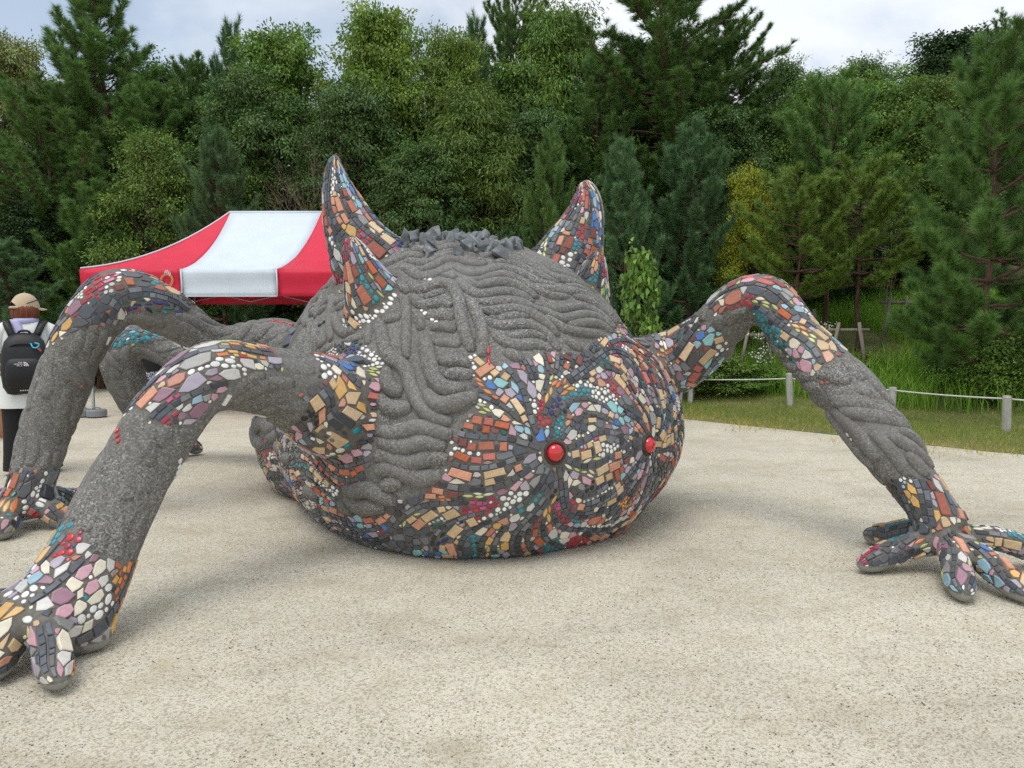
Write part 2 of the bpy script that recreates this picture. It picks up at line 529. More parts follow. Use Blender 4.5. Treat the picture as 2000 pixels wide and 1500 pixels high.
# ------------------------------------------------------------------ rope fences
m_post = bark_mat('weathered_post', lin(160, 157, 150), lin(206, 203, 196))
m_rope = plain('rope', lin(206, 204, 198), .8, .15, 60)
def rope_fence(label, pts, hgt, r, h_rope):
    f = empty('rope_fence', (pts[0][0], pts[0][1], 0)); tag(f, label, 'fence')
    o0 = Vector(f.location)
    tops = []
    for k, (x, y) in enumerate(pts):
        z = float(terrain(x, y))
        mb = MB().lathe([(r * .98, -.1), (r, .1), (r, hgt * .6), (r * .98, hgt - .02), (r * .86, hgt), (.002, hgt + .004)], seg=14)
        p_ = mb.build('post', m_post, f, smooth=False); p_.location = Vector((x, y, z)) - o0
        p_.scale = (random.uniform(.92, 1.08), random.uniform(.92, 1.08), random.uniform(.95, 1.05)); p_.rotation_euler = (random.uniform(-.06, .06), random.uniform(-.06, .06), random.uniform(0, 6))
        tops.append(np.array([x, y, z + h_rope]))
    for a, b_ in zip(tops[:-1], tops[1:]):
        t = np.linspace(0, 1, 14)[:, None]
        q_ = a + (b_ - a) * t; q_[:, 2] -= (.014 * 4 * t * (1 - t))[:, 0]
        MB().tube(q_ - np.array(o0), .011, 6).build('rope', m_rope, f, smooth=True)
g1 = [G(1965, 848), G(1740, 825), G(1543, 806), G(1348, 792)]
fp = [(7.1, 7.2)] + [(p_.x, p_.y) for p_ in g1] + [(1.4, 12.9), (-.4, 14.2)]
rope_fence('low rope fence of grey round posts along the grass bank on the right', fp, .46, .050, .40)
rope_fence('distant low rope fence in front of the dark wood behind the tent', [(-13.0, 16.9), (-11.2, 16.7), (-9.45, 16.5), (-7.7, 16.3), (-6.0, 16.1), (-4.3, 15.9)], .5, .05, .40)

# ------------------------------------------------------------------ timber tree braces, rail
m_pole = bark_mat('peeled_pole', lin(104, 97, 86), lin(156, 148, 134))
def brace(x, y, w, h, rz, label):
    z = float(terrain(x, y))
    e = empty('tree_brace', (x, y, z), rz); tag(e, label, 'tree brace', 'timber braces holding young trees')
    for s_ in (-1, 1):
        MB().tube([(s_ * w * .78, .0, -.1), (s_ * w * .38, 0, h * 1.05)], [.032, .028], 9).build('post', m_pole, e, smooth=True)
    MB().tube([(-w * .8, .05, h * .9), (w * .8, .05, h * .9)], .030, 9).build('crossbar', m_pole, e, smooth=True)
def at_px(px, py, d):
    p_ = P(px, py, d); return float(p_.x), float(p_.y)
brace(*at_px(1752, 640, 13.2), .42, .85, .2, 'timber brace whose leg leans right beside the grass slope')
brace(*at_px(1655, 720, 11.9), .40, .85, -.3, 'timber brace just right of the bent concrete leg')
brace(*at_px(1575, 700, 13.0), .42, .9, .5, 'timber brace between two pine trunks behind the bent leg')
brace(*at_px(1478, 700, 12.6), .42, .85, 0, 'timber brace framed under the arch of the bent leg')
brace(*at_px(1385, 760, 12.2), .42, .8, .3, 'timber brace low behind the beast, left of the arched leg')
m_rail = bark_mat('brown_rail', lin(120, 74, 44), lin(160, 104, 66))
p_ = P(1790, 556, 17.5)
e = empty('timber_rail', (p_.x, p_.y, float(terrain(p_.x, p_.y)))); tag(e, 'brown timber handrail at the top of the grassy slope', 'handrail')
hz = p_.z - e.location.z
MB().box((0, 0, hz), (2.6, .07, .16), bevel=.01).build('rail', m_rail, e)
for x in (-1.1, 1.1): MB().box((x, .05, hz / 2 - .3), (.12, .12, hz + .8), bevel=.01).build('post', m_rail, e)
for z in (.45,): MB().box((0, 0, hz - z), (2.6, .06, .12), bevel=.01).build('rail', m_rail, e)

# ------------------------------------------------------------------ marquee tent
m_red_c = plain('red_canvas', lin(206, 22, 58), .6, .07, 3, bump_s=.15)
m_white_c = plain('white_canvas', lin(206, 216, 224), .6, .04, 3, bump_s=.15)
m_alu = plain('aluminium', lin(176, 180, 184), .35, .08, 20, .6)
m_gold = plain('gold_print', lin(196, 142, 84), .6)
tent = empty('marquee_tent', (-3.95, 12.2, 0)); tag(tent, 'red and white striped marquee tent standing behind the beast', 'tent')
TX, TY, EZ, RZ, RL = 2.25, 1.80, 2.14, 3.22, .78
def sag(a, b_, n, k):
    t = np.linspace(0, 1, n)[:, None]
    q_ = np.array(a) * (1 - t) + np.array(b_) * t
    q_[:, 2] -= (k * 4 * t * (1 - t))[:, 0]
    return q_
def canvas(name, rows, mat, parent, thick=.004):
    """grid of points (m, n, 3) as a thin sheet with a wrinkle or two"""
    A = np.array(rows); m, n = A.shape[:2]
    V = A.reshape(-1, 3)
    i = np.arange(m - 1)[:, None] * n; j = np.arange(n - 1)[None, :]
    Q = np.stack([i + j, i + j + 1, i + n + j + 1, i + n + j], -1).reshape(-1, 4)
    me = make_mesh(name, V, [Q], mat, smooth=True)
    o = link(name, me, parent)
    s_ = o.modifiers.new('s', 'SOLIDIFY'); s_.thickness = thick; s_.offset = 0
    return o
def panel(name, e0, e1, t0, t1, mat, k=.20, m=14, n=10):
    """eave edge e0-e1 to top edge t0-t1"""
    rows = []
    for v in np.linspace(0, 1, m):
        a = np.array(e0) * (1 - v) + np.array(t0) * v; b_ = np.array(e1) * (1 - v) + np.array(t1) * v
        r = []
        for u in np.linspace(0, 1, n):
            q_ = a * (1 - u) + b_ * u
            q_[2] -= k * 4 * v * (1 - v) * .9
            q_[2] += .010 * mnoise.noise((q_[0] * 1.2, q_[1] * 5, q_[2] * 6)) * 4 * v * (1 - v) - .02 * math.sin(u * math.pi) * (1 - v) 
            r.append(q_)
        rows.append(r)
    return canvas(name, rows, mat, tent)
wl_, wr_ = -.80, .57     # white stripe at the front eave
panel('roof_panel', (-TX, -TY, EZ), (wl_, -TY, EZ), (-RL, -.02, RZ), (-RL + .02, -.02, RZ), m_red_c)
panel('roof_panel', (wl_, -TY, EZ), (wr_, -TY, EZ), (-RL + .02, -.02, RZ), (RL - .02, -.02, RZ), m_white_c)
panel('roof_panel', (wr_, -TY, EZ), (TX, -TY, EZ), (RL - .02, -.02, RZ), (RL, -.02, RZ), m_red_c)
panel('roof_panel', (TX, TY, EZ), (-TX, TY, EZ), (RL, .02, RZ), (-RL, .02, RZ), m_red_c)
panel('roof_panel', (-TX, TY, EZ), (-TX, -TY, EZ), (-RL, .02, RZ), (-RL, -.02, RZ), m_red_c)
panel('roof_panel', (TX, -TY, EZ), (TX, TY, EZ), (RL, -.02, RZ), (RL, .02, RZ), m_red_c)
MB().tube([(-RL, 0, RZ), (RL, 0, RZ)], .03, 8).build('ridge', m_white_c, tent, smooth=True)
for sx in (-1, 1):
    for sy in (-1, 1):
        q_ = [np.array([sx * TX, sy * TY, EZ]) * (1 - v) + np.array([sx * RL, 0, RZ]) * v + np.array([0, 0, -.20 * 3.6 * v * (1 - v) + .012]) for v in np.linspace(0, 1, 14)]
        MB().tube(q_, .014, 6).build('hip_seam', m_white_c, tent, smooth=True)
def valance(x0, y0, x1, y1, mat, n=16):
    rows = []
    for v in np.linspace(0, 1, 7):
        r = []
        for u in np.linspace(0, 1, n):
            x, y = x0 + (x1 - x0) * u, y0 + (y1 - y0) * u
            nx_, ny_ = (y1 - y0), -(x1 - x0); l = math.hypot(nx_, ny_)
            o_ = .010 * math.sin(v * 7 + u * 1.5) + .012 * mnoise.noise((x * 2, y * 2, v * 1.5))
            r.append((x + nx_ / l * o_, y + ny_ / l * o_, EZ - .005 - .385 * v))
        rows.append(r)
    canvas('valance', rows, mat, tent)
e_ = .012
valance(-TX, -TY - e_, wl_, -TY - e_, m_red_c); valance(wl_, -TY - e_, wr_, -TY - e_, m_white_c); valance(wr_, -TY - e_, TX, -TY - e_, m_red_c)
valance(-TX - e_, TY, -TX - e_, -TY, m_red_c); valance(TX + e_, -TY, TX + e_, TY, m_red_c); valance(TX, TY + e_, -TX, TY + e_, m_red_c)
for x in (wl_, wr_):     # white piping between stripes
    rows = [np.array([x, -TY - .03, EZ]), np.array([x + .01, -TY - .035, EZ - .2]), np.array([x + .005, -TY - .03, EZ - .39])]
    MB().tube(rows, .012, 6).build('piping', m_white_c, tent, smooth=True)
MB().box(((wl_ + wr_) / 2, -TY - .02, EZ - .388), (wr_ - wl_, .02, .014)).build('hem', m_white_c, tent)
for sx in (-1, 1):
    for sy in (-1, 1):
        x, y = sx * (TX - .06), sy * (TY - .06)
        pl = empty('corner_leg', (x, y, 0)); pl.parent = tent
        MB().box((0, 0, 1.35), (.045, .045, 1.5), bevel=.006).build('outer_tube', m_alu, pl)
        MB().box((0, 0, .36), (.034, .034, .70), bevel=.004).build('inner_tube', m_alu, pl)
        MB().box((0, 0, .70), (.062, .062, .09), bevel=.008).build('clamp', m_alu, pl)
        MB().box((0, 0, .008), (.13, .13, .012), bevel=.003).build('foot_plate', m_alu, pl)
for sy in (-1, 1):
    for k in range(4):
        a, b_ = -TX + .06 + (2 * TX - .12) * k / 4, -TX + .06 + (2 * TX - .12) * (k + 1) / 4
        MB().tube([(a, sy * (TY - .06), 2.05), (b_, sy * (TY - .06), 1.80)], .012, 6).build('truss_bar', m_alu, tent)
        MB().tube([(a, sy * (TY - .06), 1.80), (b_, sy * (TY - .06), 2.05)], .012, 6).build('truss_bar', m_alu, tent)
for sx in (-1, 1):
    for k in range(2):
        a, b_ = -TY + .06 + (2 * TY - .12) * k / 2, -TY + .06 + (2 * TY - .12) * (k + 1) / 2
        MB().tube([(sx * (TX - .06), a, 2.05), (sx * (TX - .06), b_, 1.80)], .012, 6).build('truss_bar', m_alu, tent)
        MB().tube([(sx * (TX - .06), a, 1.80), (sx * (TX - .06), b_, 2.05)], .012, 6).build('truss_bar', m_alu, tent)
# printed emblem on the valance: an open ring with studs
ec = P(326, 548, 10.36) - Vector(tent.location)
em = MB()
for r0, r1 in ((.066, .080), (.084, .096)):
    a = np.linspace(-.25 * math.pi, 1.25 * math.pi, 26)
    V = []
    for t in a:
        for r in (r0, r1): V.append((r * math.cos(t), 0, r * 1.15 * math.sin(t) * (1.0)))
    Q = [[2 * k, 2 * k + 1, 2 * k + 3, 2 * k + 2] for k in range(25)]
    em.add(np.array(V), Q)
emb = em.build('emblem', m_gold, tent); emb.location = (ec.x, -TY - .05, ec.z)
emb.rotation_euler = (0, .35, 0)
for k, x in enumerate((-.045, -.02, .005, .03)):
    s_ = MB().box((0, 0, 0), (.012, .006, .05)).build('emblem_bar', m_white_c, emb); s_.location = (x - .01, -.002, .125 - abs(k - 1) * .012)
# grey base weights on the near leg
m_wt = plain('grey_weight', lin(132, 136, 138), .6, .1, 15)
lx, ly = -3.95 - TX + .06, 12.2 - TY + .06
for k, (dx, dy, lb) in enumerate(((-.13, -.06, 'left of two round grey weights at the foot of the tent pole'), (.10, -.10, 'right of two round grey weights at the foot of the tent pole'))):
    w = empty('tent_weight', (lx + dx, ly + dy, .014)); tag(w, lb, 'weight', 'tent leg weights')
    MB().lathe([(.03, .02), (.03, .0), (.125, 0), (.135, .01), (.135, .085), (.125, .10), (.04, .10), (.03, .09), (.03, .02)], seg=24).build('disc', m_wt, w, smooth=False)
    MB().tube([(-.06, 0, .10), (-.05, 0, .125), (0, 0, .132), (.05, 0, .125), (.06, 0, .10)], .010, 6).build('handle', m_wt, w, smooth=True)

# ------------------------------------------------------------------ loose grit on the gravel, close to the viewer
m_grit, nt, b = new_mat('grit')
at = nd(nt, 'ShaderNodeAttribute', attribute_name='tint'); nt.links.new(at.outputs['Color'], b.inputs['Base Color']); b.inputs['Roughness'].default_value = .9
rng = np.random.default_rng(31)
n = 26000
d = 1.7 + 5.3 * rng.random(n) ** 1.3
x = (rng.random(n) - .5) * 2 * .78 * d
sz_ = .0012 + .0032 * rng.random(n) ** 2.4
pn = np.array([mnoise.noise((a_ * 1.3, b_ * 2.2, 2)) for a_, b_ in zip(x, d)])
kp = rng.random(n) < np.clip(.45 + pn * 1.6, .06, 1)
x, d, sz_ = x[kp], d[kp], sz_[kp]; n = len(x)
oc = np.array([[1, 0, 0], [0, 1, 0], [-1, 0, 0], [0, -1, 0], [0, 0, .8], [0, 0, -.6]], float)
tr_ = np.array([[0, 1, 4], [1, 2, 4], [2, 3, 4], [3, 0, 4], [1, 0, 5], [2, 1, 5], [3, 2, 5], [0, 3, 5]])
a = rng.uniform(0, 6.28, n); ca, sa = np.cos(a), np.sin(a)
J = oc[None] * rng.uniform(.6, 1.3, (n, 6, 1)) * sz_[:, None, None]
V = np.stack([J[..., 0] * ca[:, None] - J[..., 1] * sa[:, None] + x[:, None], J[..., 0] * sa[:, None] + J[..., 1] * ca[:, None] + d[:, None], J[..., 2] + (sz_ * .35)[:, None]], -1).reshape(-1, 3)
T = (np.arange(n)[:, None, None] * 6 + tr_[None]).reshape(-1, 3)
pal = np.array([lin(84, 78, 72), lin(112, 104, 95), lin(150, 142, 128), lin(196, 188, 172), lin(226, 221, 208), lin(120, 104, 88)])
ti = np.repeat(pal[rng.choice(6, n, p=[.2, .22, .22, .18, .08, .10])], 6, 0)
o = link('loose_gravel', make_mesh('loose_gravel', V, [T], m_grit, tint=ti)); tag(o, 'loose grit and tiny stones strewn over the gravel in the foreground', 'gravel', kind='stuff')

# ------------------------------------------------------------------ white flowering weeds on the bank
m_stem = plain('weed_stem', lin(86, 112, 52), .7)
m_petal = plain('white_petal', lin(226, 228, 214), .7)
def weed(px, py, dd, label):
    t = P(px, py, dd); z0 = float(terrain(t.x, t.y)); h = max(.35, t.z - z0)
    e = empty('flowering_weed', (t.x, t.y, z0)); tag(e, label, 'weed', 'white flowering weeds on the bank')
    r = np.random.default_rng(int(px)); mb, fl = MB(), MB()
    for k in range(9):
        tp = np.array([r.normal(0, .16), r.normal(0, .16), h * r.uniform(.7, 1.03)])
        mb.tube(crom([(tp[0] * .1, tp[1] * .1, 0), tp * np.array([.4, .4, .55]), tp], 6), [.006, .006, .005, .004, .004, .003], 4)
        for q_ in range(14):
            c = tp + r.normal(0, .035, 3)
            mb.tube([tp - np.array([0, 0, .05]), c], [.002, .0015], 3)
            u = r.normal(0, 1, 3); u /= np.linalg.norm(u); v = np.cross(u, r.normal(0, 1, 3)); v /= np.linalg.norm(v)
            s_ = .014
            fl.add(np.array([c + u * s_, c + v * s_, c - u * s_, c - v * s_]), [[0, 1, 2, 3]])
        for q_ in range(5):
            c = tp * r.uniform(.15, .8); u = r.normal(0, 1, 3); u[2] *= .4; u /= np.linalg.norm(u); v = np.cross(u, [0, 0, 1.0]); v /= np.linalg.norm(v) + 1e-6
            mb.add(np.array([c, c + u * .05 + v * .015, c + u * .10, c + u * .05 - v * .015]), [[0, 1, 2, 3]])
    mb.build('stems', m_stem, e); fl.build('flowers', m_petal, e)
weed(1502, 648, 12.0, 'white flowering weed high under the arch of the right leg')
weed(1552, 640, 12.6, 'white flowering weed just behind the right knee')
weed(1500, 686, 11.8, 'lower white flowering weed under the arch of the right leg')
weed(1618, 636, 12.3, 'white flowering weed beside the pine trunks over the right leg')
# ------------------------------------------------------------------ the beast sculpture: base surface
AX = np.array([0.5, -0.8660, 0.0])      # from rump to face
LX = np.array([0.8660, 0.5, 0.0])       # across, to the right in the picture
def AL(a, l, z):
    return a * AX + l * LX + np.array([0, 0, z])

BODY_C = AL(-4.85, 2.30, 0.62)
BODY_R = np.array([1.68, 1.24, 1.30])
def body_shape(U):
    """unit directions (n,3) in (A,L,Z) -> body surface points"""
    a, l, z = U[:, 0], U[:, 1], U[:, 2]
    e = 2.45
    k = (np.abs(a) ** e + np.abs(l) ** e + np.abs(z) ** e) ** (-1 / e)
    a, l, z = a * k, l * k, z * k
    w = np.where(z < 0, 1.0, 1.0 - 0.13 * z)
    ra = BODY_R[0] * np.where(a < 0, 1.0, 1.0)
    top = np.where(z > 0, BODY_R[2] * (1.03 - 0.12 * np.clip(a, 0, 1)), 1.0)
    pa, pl, pz = a * ra * w, l * BODY_R[1] * w, z * top
    return BODY_C + pa[:, None] * AX + pl[:, None] * LX + pz[:, None] * np.array([0, 0, 1.0])

class Limb:
    pass
LIMBS = []
def limb(kind, name, keys, n=60, amp=1.0):
    L = Limb()
    L.kind, L.name, L.amp = kind, name, amp
    D = crom(keys, n)
    L.pts, L.rad = D[:, :3], D[:, 3]
    L.T, L.N, L.B = frames(L.pts)
    L.s = np.concatenate([[0], np.cumsum(np.linalg.norm(np.diff(L.pts, axis=0), axis=1))])
    L.len = L.s[-1]
    LIMBS.append(L)
    return L
def K(p, r):
    return (p[0], p[1], p[2], r)

# legs: root, knee, ankle measured in the place
leg_near = limb('leg', 'leg_near', [K(AL(-4.55, 2.1, .70), .33), K(P(680, 800, 4.16), .30), K(P(600, 772, 3.96), .245), K(P(530, 746, 3.80), .185), K(P(425, 733, 3.55), .172), K(P(345, 790, 3.38), .160),
      K(P(258, 930, 3.2), .165), K(P(198, 1050, 3.02), .165), K(P(140, 1165, 2.86), .185), K(P(75, 1235, 2.74), .185)], 90, .38)
leg_mid = limb('leg', 'leg_mid', [K(AL(-5.5, 1.55, .95), .30), K(P(535, 690, 5.6), .27), K(P(420, 672, 5.3), .150), K(P(330, 612, 5.1), .165), K(P(235, 578, 4.95), .19), K(P(165, 650, 4.85), .168),
      K(P(120, 760, 4.78), .162), K(P(85, 860, 4.72), .148), K(P(60, 945, 4.62), .135), K(P(40, 1000, 4.58), .15)], 90, .5)
leg_rear = limb('leg', 'leg_rear', [K(AL(-6.2, 1.8, .7), .30), K(P(430, 745, 6.9), .22), K(P(330, 690, 6.85), .14), K(P(268, 664, 6.8), .150), K(P(236, 705, 6.8), .172),
      K(P(268, 785, 6.95), .165), K(P(308, 850, 7.05), .14), K(P(335, 890, 7.1), .14)], 70, .55)
leg_right = limb('leg', 'leg_right', [K(AL(-4.35, 2.95, .80), .34), K(P(1295, 715, 5.15), .245), K(P(1375, 665, 5.0), .19), K(P(1440, 595, 4.85), .155), K(P(1500, 588, 4.72), .158), K(P(1560, 663, 4.55), .150),
      K(P(1645, 755, 4.3), .165), K(P(1727, 862, 4.05), .150), K(P(1805, 972, 3.86), .122), K(P(1848, 1040, 3.76), .125)], 100, .75)
# horns
horn_l = limb('horn', 'horn_l', [K(P(760, 560, 5.05), .36), K(P(705, 485, 4.98), .235), K(P(670, 405, 4.95), .142), K(P(655, 340, 4.95), .074), K(P(654, 300, 4.95), .022)], 40)
horn_r = limb('horn', 'horn_r', [K(P(1085, 560, 5.75), .36), K(P(1114, 500, 5.72), .27), K(P(1140, 430, 5.7), .165), K(P(1147, 385, 5.7), .105), K(P(1141, 352, 5.7), .035)], 40)
horn_sl = limb('horn', 'horn_sl', [K(P(760, 640, 4.55), .24), K(P(730, 580, 4.40), .185), K(P(702, 515, 4.34), .10), K(P(688, 478, 4.33), .062), K(P(682, 459, 4.33), .022)], 36)
horn_sr = limb('horn', 'horn_sr', [K(P(1140, 620, 5.5), .26), K(P(1152, 565, 5.42), .15), K(P(1163, 515, 5.38), .085), K(P(1168, 490, 5.38), .03)], 36)
# toes: (leg, tip pixel on the ground, start)
def toe(leg, tip, r=0.085, h=0.16, back=0.08, bend=0.0):
    a = leg.pts[-1]; r = r * .92
    t = np.array(tip)
    d = t - a; d[2] = 0; dl = np.linalg.norm(d); d /= dl
    side = np.array([-d[1], d[0], 0]) * bend
    st = a - d * back; 
    keys = [K((st[0], st[1], max(a[2] * .85, .14)), r * 1.15), K(a + d * dl * .40 + side * .6 + np.array([0, 0, h - a[2] + .02]), r * 1.0),
            K(a + d * dl * .75 + side + np.array([0, 0, .085 - a[2]]), r * 1.06), K(a + d * dl * .98 + side * .4 + np.array([0, 0, .055 - a[2]]), r * .82), K(a + d * dl * 1.10 + np.array([0, 0, .045 - a[2]]), r * .25)]
    return limb('toe', 'toe', keys, 26)
toes = [toe(leg_near, G(118, 1358), .068, .16), toe(leg_near, G(-40, 1345), .085, .17), toe(leg_near, G(-160, 1290), .085, .17), toe(leg_near, G(205, 1270), .085, .15, bend=.02),
        toe(leg_mid, G(0, 1058), .08, .15), toe(leg_mid, G(140, 1032), .075, .14), toe(leg_mid, G(152, 985), .075, .13), toe(leg_mid, G(-90, 1010), .08, .15),
        toe(leg_rear, G(392, 888), .075, .13), toe(leg_rear, G(345, 905), .075, .13), toe(leg_rear, G(290, 905), .08, .13),
        toe(leg_right, G(1690, 1122), .072, .12, bend=-.03), toe(leg_right, G(1700, 1062), .072, .14), toe(leg_right, G(1880, 1178), .072, .13), toe(leg_right, G(2010, 1185), .070, .13), toe(leg_right, G(2090, 1110), .070, .15)]
for i, t in enumerate(toes):
    t.leg = (leg_near, leg_near, leg_near, leg_near, leg_mid, leg_mid, leg_mid, leg_mid, leg_rear, leg_rear, leg_rear, leg_right, leg_right, leg_right, leg_right, leg_right)[i]

def build_base(voxel):
    mb = MB()
    # body as a sphere grid
    nu, nv = 72, 40
    th = np.linspace(0.02, math.pi - 0.02, nv); ph = np.linspace(0, 2 * math.pi, nu, endpoint=False)
    TH, PH = np.meshgrid(th, ph, indexing='ij')
    U = np.stack([np.sin(TH) * np.cos(PH), np.sin(TH) * np.sin(PH), np.cos(TH)], -1).reshape(-1, 3)
    Pb = body_shape(U)
    mb.loft([Pb[i * nu:(i + 1) * nu] for i in range(nv)])
    # the wide domed snout
    c = AL(-4.12, 2.60, 0.62)
    S = c + (U[:, 0:1] * 0.86) * AX + (U[:, 1:2] * 1.04) * LX + (U[:, 2:3] * 0.78) * np.array([[0, 0, 1.0]])
    mb.loft([S[i * nu:(i + 1) * nu] for i in range(nv)])
    c = AL(-5.75, 1.70, 0.42)
    S = c + (U[:, 0:1] * 0.86) * AX + (U[:, 1:2] * 0.66) * LX + (U[:, 2:3] * 0.66) * np.array([[0, 0, 1.0]])
    mb.loft([S[i * nu:(i + 1) * nu] for i in range(nv)])
    for L in LIMBS:
        mb.tube(L.pts, L.rad, 20)
    V = np.vstack(mb.V)
    me = make_mesh('tmp', V, [np.vstack(mb.Q), np.vstack(mb.T)], m_gravel)
    bm = bmesh.new(); bm.from_mesh(me)
    bmesh.ops.recalc_face_normals(bm, faces=bm.faces)
    bm.to_mesh(me); bm.free()
    o = link('tmp', me)
    r = o.modifiers.new('r', 'REMESH'); r.mode = 'VOXEL'; r.voxel_size = voxel; r.adaptivity = 0
    s = o.modifiers.new('s', 'SMOOTH'); s.factor = 0.5; s.iterations = 12
    dg = bpy.context.evaluated_depsgraph_get()
    ev = o.evaluated_get(dg); m2 = ev.to_mesh()
    n = len(m2.vertices); co = np.empty(n * 3, np.float32); m2.vertices.foreach_get('co', co)
    co = co.reshape(-1, 3).astype(float)
    k = len(m2.polygons); lt = np.empty(k, np.int32); m2.polygons.foreach_get('loop_total', lt)
    li = np.empty(len(m2.loops), np.int32); m2.loops.foreach_get('vertex_index', li)
    ev.to_mesh_clear()
    bpy.data.objects.remove(o); bpy.data.meshes.remove(me)
    assert (lt == 4).all()
    return co, li.reshape(-1, 4)
VOX = 0.0170
SV, SF = build_base(VOX)
keep = (SV[SF][:, :, 2].max(1) > -0.06)
SF = SF[keep]
used = np.unique(SF); remap = np.full(len(SV), -1); remap[used] = np.arange(len(used))
SV, SF = SV[used], remap[SF]
def vnormals(V, F):
    fn = np.cross(V[F[:, 2]] - V[F[:, 0]], V[F[:, 3]] - V[F[:, 1]])
    N = np.zeros_like(V)
    for k in range(4): np.add.at(N, F[:, k], fn)
    return N / (np.linalg.norm(N, axis=1)[:, None] + 1e-12)
SN = vnormals(SV, SF)
print('base verts', len(SV))
# ------------------------------------------------------------------ who owns each vertex, where the mosaic lies
def kd_of(P_):
    kd = KDTree(len(P_))
    for i, p in enumerate(P_): kd.insert(p, i)
    kd.balance()
    return kd
limb_pts, limb_id, limb_s, limb_r = [], [], [], []
for i, L in enumerate(LIMBS):
    for p, s, r in zip(L.pts, L.s, L.rad):
        limb_pts.append(p); limb_id.append(i); limb_s.append(s); limb_r.append(r)
limb_pts = np.array(limb_pts); limb_id = np.array(limb_id); limb_s = np.array(limb_s); limb_r = np.array(limb_r)
NV = len(SV)
best = np.full(NV, 9.0); own = np.full(NV, -1); own_s = np.zeros(NV)
for i, L in enumerate(LIMBS):
    lo, hi = L.pts.min(0) - L.rad.max() * 1.6, L.pts.max(0) + L.rad.max() * 1.6
    sel = np.flatnonzero(((SV > lo) & (SV < hi)).all(1))
    for ch in np.array_split(sel, max(1, len(sel) // 8000)):
        d = np.linalg.norm(SV[ch][:, None, :] - L.pts[None], axis=2) / L.rad[None]
        k = d.argmin(1); dm = d[np.arange(len(ch)), k]
        b_ = dm < best[ch]
        best[ch[b_]] = dm[b_]; own[ch[b_]] = i; own_s[ch[b_]] = L.s[k[b_]]
# inside-ness with respect to the body
def ell(p, c, r):
    q = p - c
    return np.sqrt((q @ AX / r[0]) ** 2 + (q @ LX / r[1]) ** 2 + (q[:, 2] / r[2]) ** 2)
pa_, pl_, pz_ = SV @ AX, SV @ LX, SV[:, 2]
q = SV - BODY_C
wz = np.where(q[:, 2] > 0, 1 - .10 * q[:, 2], 1.0)
e_body = ((np.abs(q @ AX) / (BODY_R[0] * wz)) ** 2.45 + (np.abs(q @ LX) / (BODY_R[1] * wz)) ** 2.45 + (np.abs(q[:, 2]) / 1.32) ** 2.45) ** (1 / 2.45)
e_body = np.minimum(e_body, ell(SV, AL(-4.12, 2.60, 0.62), (0.86, 1.04, 0.78)))
e_body = np.minimum(e_body, ell(SV, AL(-5.75, 1.70, 0.42), (0.86, .66, .66)))
own = np.where(((best < 1.35) & (e_body > 1.035)) | (e_body > 1.3), own, -1)
near_i, mid_i, rear_i, right_i = [LIMBS.index(l) for l in (leg_near, leg_mid, leg_rear, leg_right)]

def nz(p, f, seed=0.0):
    return np.array([mnoise.noise((x * f + seed, y * f, z * f)) for x, y, z in p])
NZ = nz(SV, 3.0)
def s_at(L, px, py, d):
    k = np.linalg.norm(L.pts - np.array(P(px, py, d)), axis=1).argmin()
    return L.s[k]
mask = np.zeros(NV)
ids = np.array([{'leg': 0, 'horn': 1, 'toe': 2}[L.kind] for L in LIMBS] + [-1])
kind_v = ids[own]
mask[kind_v == 1] = 1
mask[(kind_v == 2) & (SV[:, 2] > 0.05)] = 1
def leg_mask(i, L, knee, ank, side, root=None):
    v = own == i
    s = own_s
    up = SN[:, 2] + NZ * 0.5
    k0, k1 = s_at(L, *knee[0]), s_at(L, *knee[1])
    km = 0.5 * (k0 + k1)
    edge = 1 - np.abs(s - km) / (0.5 * (k1 - k0))          # 1 at the knee, 0 at the ends
    mask[v & (edge + NZ * .45 > 0) & (up > side - 0.55 * edge)] = 1
    a0 = s_at(L, *ank)
    mask[v & (s + NZ * 0.14 > a0) & (SV[:, 2] > 0.05)] = 1
    if root is not None:
        r0 = s_at(L, *root)
        mask[v & (s + NZ * 0.2 < r0)] = 1
leg_mask(near_i, leg_near, ((515, 745, 3.78), (300, 850, 3.3)), (178, 1080, 2.97), 0.30)
leg_mask(mid_i, leg_mid, ((345, 625, 5.12), (135, 690, 4.83)), (72, 900, 4.68), 0.10)
leg_mask(rear_i, leg_rear, ((300, 690, 6.85), (225, 680, 6.8)), (325, 880, 7.1), 0.2)
leg_mask(right_i, leg_right, ((1405, 630, 4.9), (1600, 700, 4.45)), (1775, 930, 3.93), 0.05, (1385, 655, 4.98))
bd = own == -1
face_top = 1.16 + .16 * NZ + .30 * np.clip((pl_ - 2.65) / .5, 0, 1)
face = (pz_ < face_top) & (pl_ > 1.46 + .12 * NZ - .25 * np.clip((.5 - pz_) / .4, -1, 1)) & (pa_ > -4.75)
face |= (pl_ > 2.9) & (pa_ > -5.3) & (pz_ < 1.28 + .2 * NZ)
mask[bd & face] = 1
mask[bd & (pz_ < 0.24 + .12 * NZ + .16 * np.clip((1.9 - pl_) / .6, 0, 1) * np.clip((-pa_ - 4.4) / .5, 0, 1))] = 1
def ball(c, r, nzk=.12):
    c = np.array(c)
    return np.linalg.norm(SV - c, axis=1) < r + nzk * NZ
mask[bd & ball(P(650, 790, 4.1), .40) & ~(NZ < -.5)] = 1
mask[bd & ball(P(590, 870, 4.45), .30)] = 1
mask[bd & ball(P(525, 835, 4.9), .24)] = 1
mask[bd & ball(P(660, 915, 4.28), .24)] = 1
mask[(own == near_i) & (own_s + .15 * NZ < s_at(leg_near, 572, 762, 3.9)) & (SN[:, 2] + NZ > -.35)] = 1
mask[(own == near_i) & (own_s + .15 * NZ < s_at(leg_near, 612, 775, 3.98))] = 1
